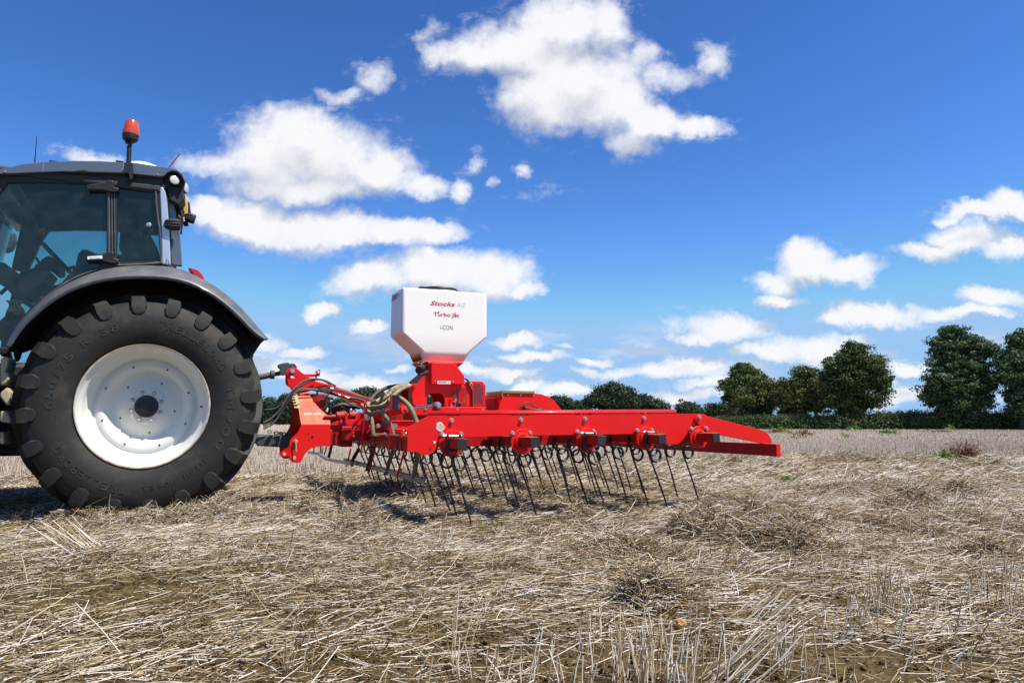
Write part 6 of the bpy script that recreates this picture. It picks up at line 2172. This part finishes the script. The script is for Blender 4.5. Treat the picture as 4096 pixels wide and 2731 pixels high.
    hose([X_(1700,180,.83), X_(1685,380,.84), X_(1650,550,.85), X_(1622,715,.87)], .0195, ribs=.010)
    hose([X_(800,290,.80), X_(740,390,.81), X_(715,450,.82), X_(705,520,.83)], .019, ribs=.010, mat='cable')
    hose([X_(400,200,.78), X_(375,320,.78), X_(350,420,.78)], .018, ribs=.010, mat='cable')
    hose([X_(240,230,.74), X_(245,290,.74), X_(250,360,.74)], .018, ribs=.010, mat='cable')
    cl = MB()
    for x, y in ((940,538),(1232,575),(1228,592),(1612,655)):
        c = X_(x, y, .86); cl.lathe([(.0215, -.010), (.0225, 0), (.0215, .010)], c=tuple(c), n=14, axis='z')
    cl.build('hose_clip', simple('blue_clip', (.25, .42, .60), .3, Metallic=.4), root, smooth=True)
    # ties round the bundle
    for x0, y0_, x1, y1, w in ((1560,490,1600,540,.36),(1500,545,1545,600,.45),(1620,485,1650,520,.33)):
        m_ = MB(); a, b = W('A3',x0,y0_,w + .03), W('A3',x1,y1,w + .03)
        c = (a + b) / 2; u = (b - a) / 2; v_ = Vector((0, 1, 0)) * u.length * 1.3
        m_.tube([c + u * math.cos(t) + v_ * math.sin(t) for t in [2*math.pi*k/20 for k in range(21)]], .004, 5, caps=False); m_.build('cable_tie', M['black'], root)
    st = MB(); st.prism([W('C4', *q, .62) for q in ((700,725),(755,725),(790,610),(830,530),(870,500),(830,495),(770,520),(735,580))], (0, .004, 0)); st.build('webbing_strap', M['black'], root)

    # ---- curved guard with steps behind the fan box
    g_ = G('A4',(1184,1312),(1200,1200),(1218,1142),(1228,1130),(1515,1136),(1580,1144),(1640,1165),(1690,1198),(1735,1245),(1785,1312))
    gm = MB(); gm.prism([P(q, -.36) for q in g_], (0, .012, 0)); gmo = gm.build('guard_plate', M['red'], root, bevel=.002)
    g3 = gmo.copy(); COL.objects.link(g3); g3.parent = root; g3.location = (0, .42, 0)
    fp = [P(q, -.36) for q in G('A4',(1184,1312),(1200,1200),(1218,1142))]
    ff = MB(); n_ = 9
    top, bot = fp[-1], fp[0]
    for i in range(n_):      # slanting louvre slats
        y_a = -.35 + .42 * i / n_
        a = Vector((bot.x - .002, y_a, bot.z)); b = Vector((top.x - .002, y_a + .05, top.z)) 
        ff.bar(a, b, .016, .006, up=(1, 0, 0))
    ff.box((bot.x + .01, -.35, bot.z), (bot.x + .02, .06, top.z - .02))
    ff.build('guard_front', M['red'], root)
    tp0, tp1 = P(G('A4', (1222, 1131))[0], -.36), P(G('A4', (1512, 1134))[0], -.36)
    tg2 = MB()
    for i in range(14):
        x_ = tp0.x + (tp1.x - tp0.x) * i / 13.5
        tg2.box((x_, -.375, tp0.z + .002), (x_ + .014, .07, tp0.z + .018))
    tg2.box((tp0.x - .004, -.378, tp0.z), (tp1.x, -.370, tp0.z + .022)); tg2.box((tp0.x - .004, .07, tp0.z), (tp1.x, .078, tp0.z + .022))
    for i in range(9):
        y_ = -.375 + .45 * i / 9
        tg2.box((tp0.x - .012, y_, tp0.z - .035), (tp0.x - .002, y_ + .018, tp0.z + .022))
    tg2.box((tp0.x - .012, -.378, tp0.z - .045), (tp0.x - .001, .078, tp0.z - .034))
    tg2.build('tread_grating', M['gold'], root)
    for q in ((1273,1152),(1390,1152),(1505,1154)):
        m_ = MB(); hexbolt(m_, P(G('A4', q)[0], -.362), .007, .006); m_.build('guard_bolt', M['steel'], gmo)
    wq = MB()
    wq.tube(spline([P(q, -.39) for q in G('A4',(1375,1310),(1390,1265),(1430,1225),(1470,1220),(1510,1250),(1560,1272),(1600,1285),(1650,1306)) ], 5), .006, 6)
    wq.tube(spline([P(q, -.39) for q in G('A4',(1400,1262),(1450,1272),(1520,1285),(1580,1285)) ], 5), .008, 6)
    wq.build('guard_cable', M['cable'], gmo, smooth=True)
    wj = MB(); wj.tube([P(q, -.40) for q in G('A4',(1415,1255),(1445,1300))], .018, 8); wj.build('guard_joint', M['black'], gmo, smooth=True)
    return root


build_seeder()
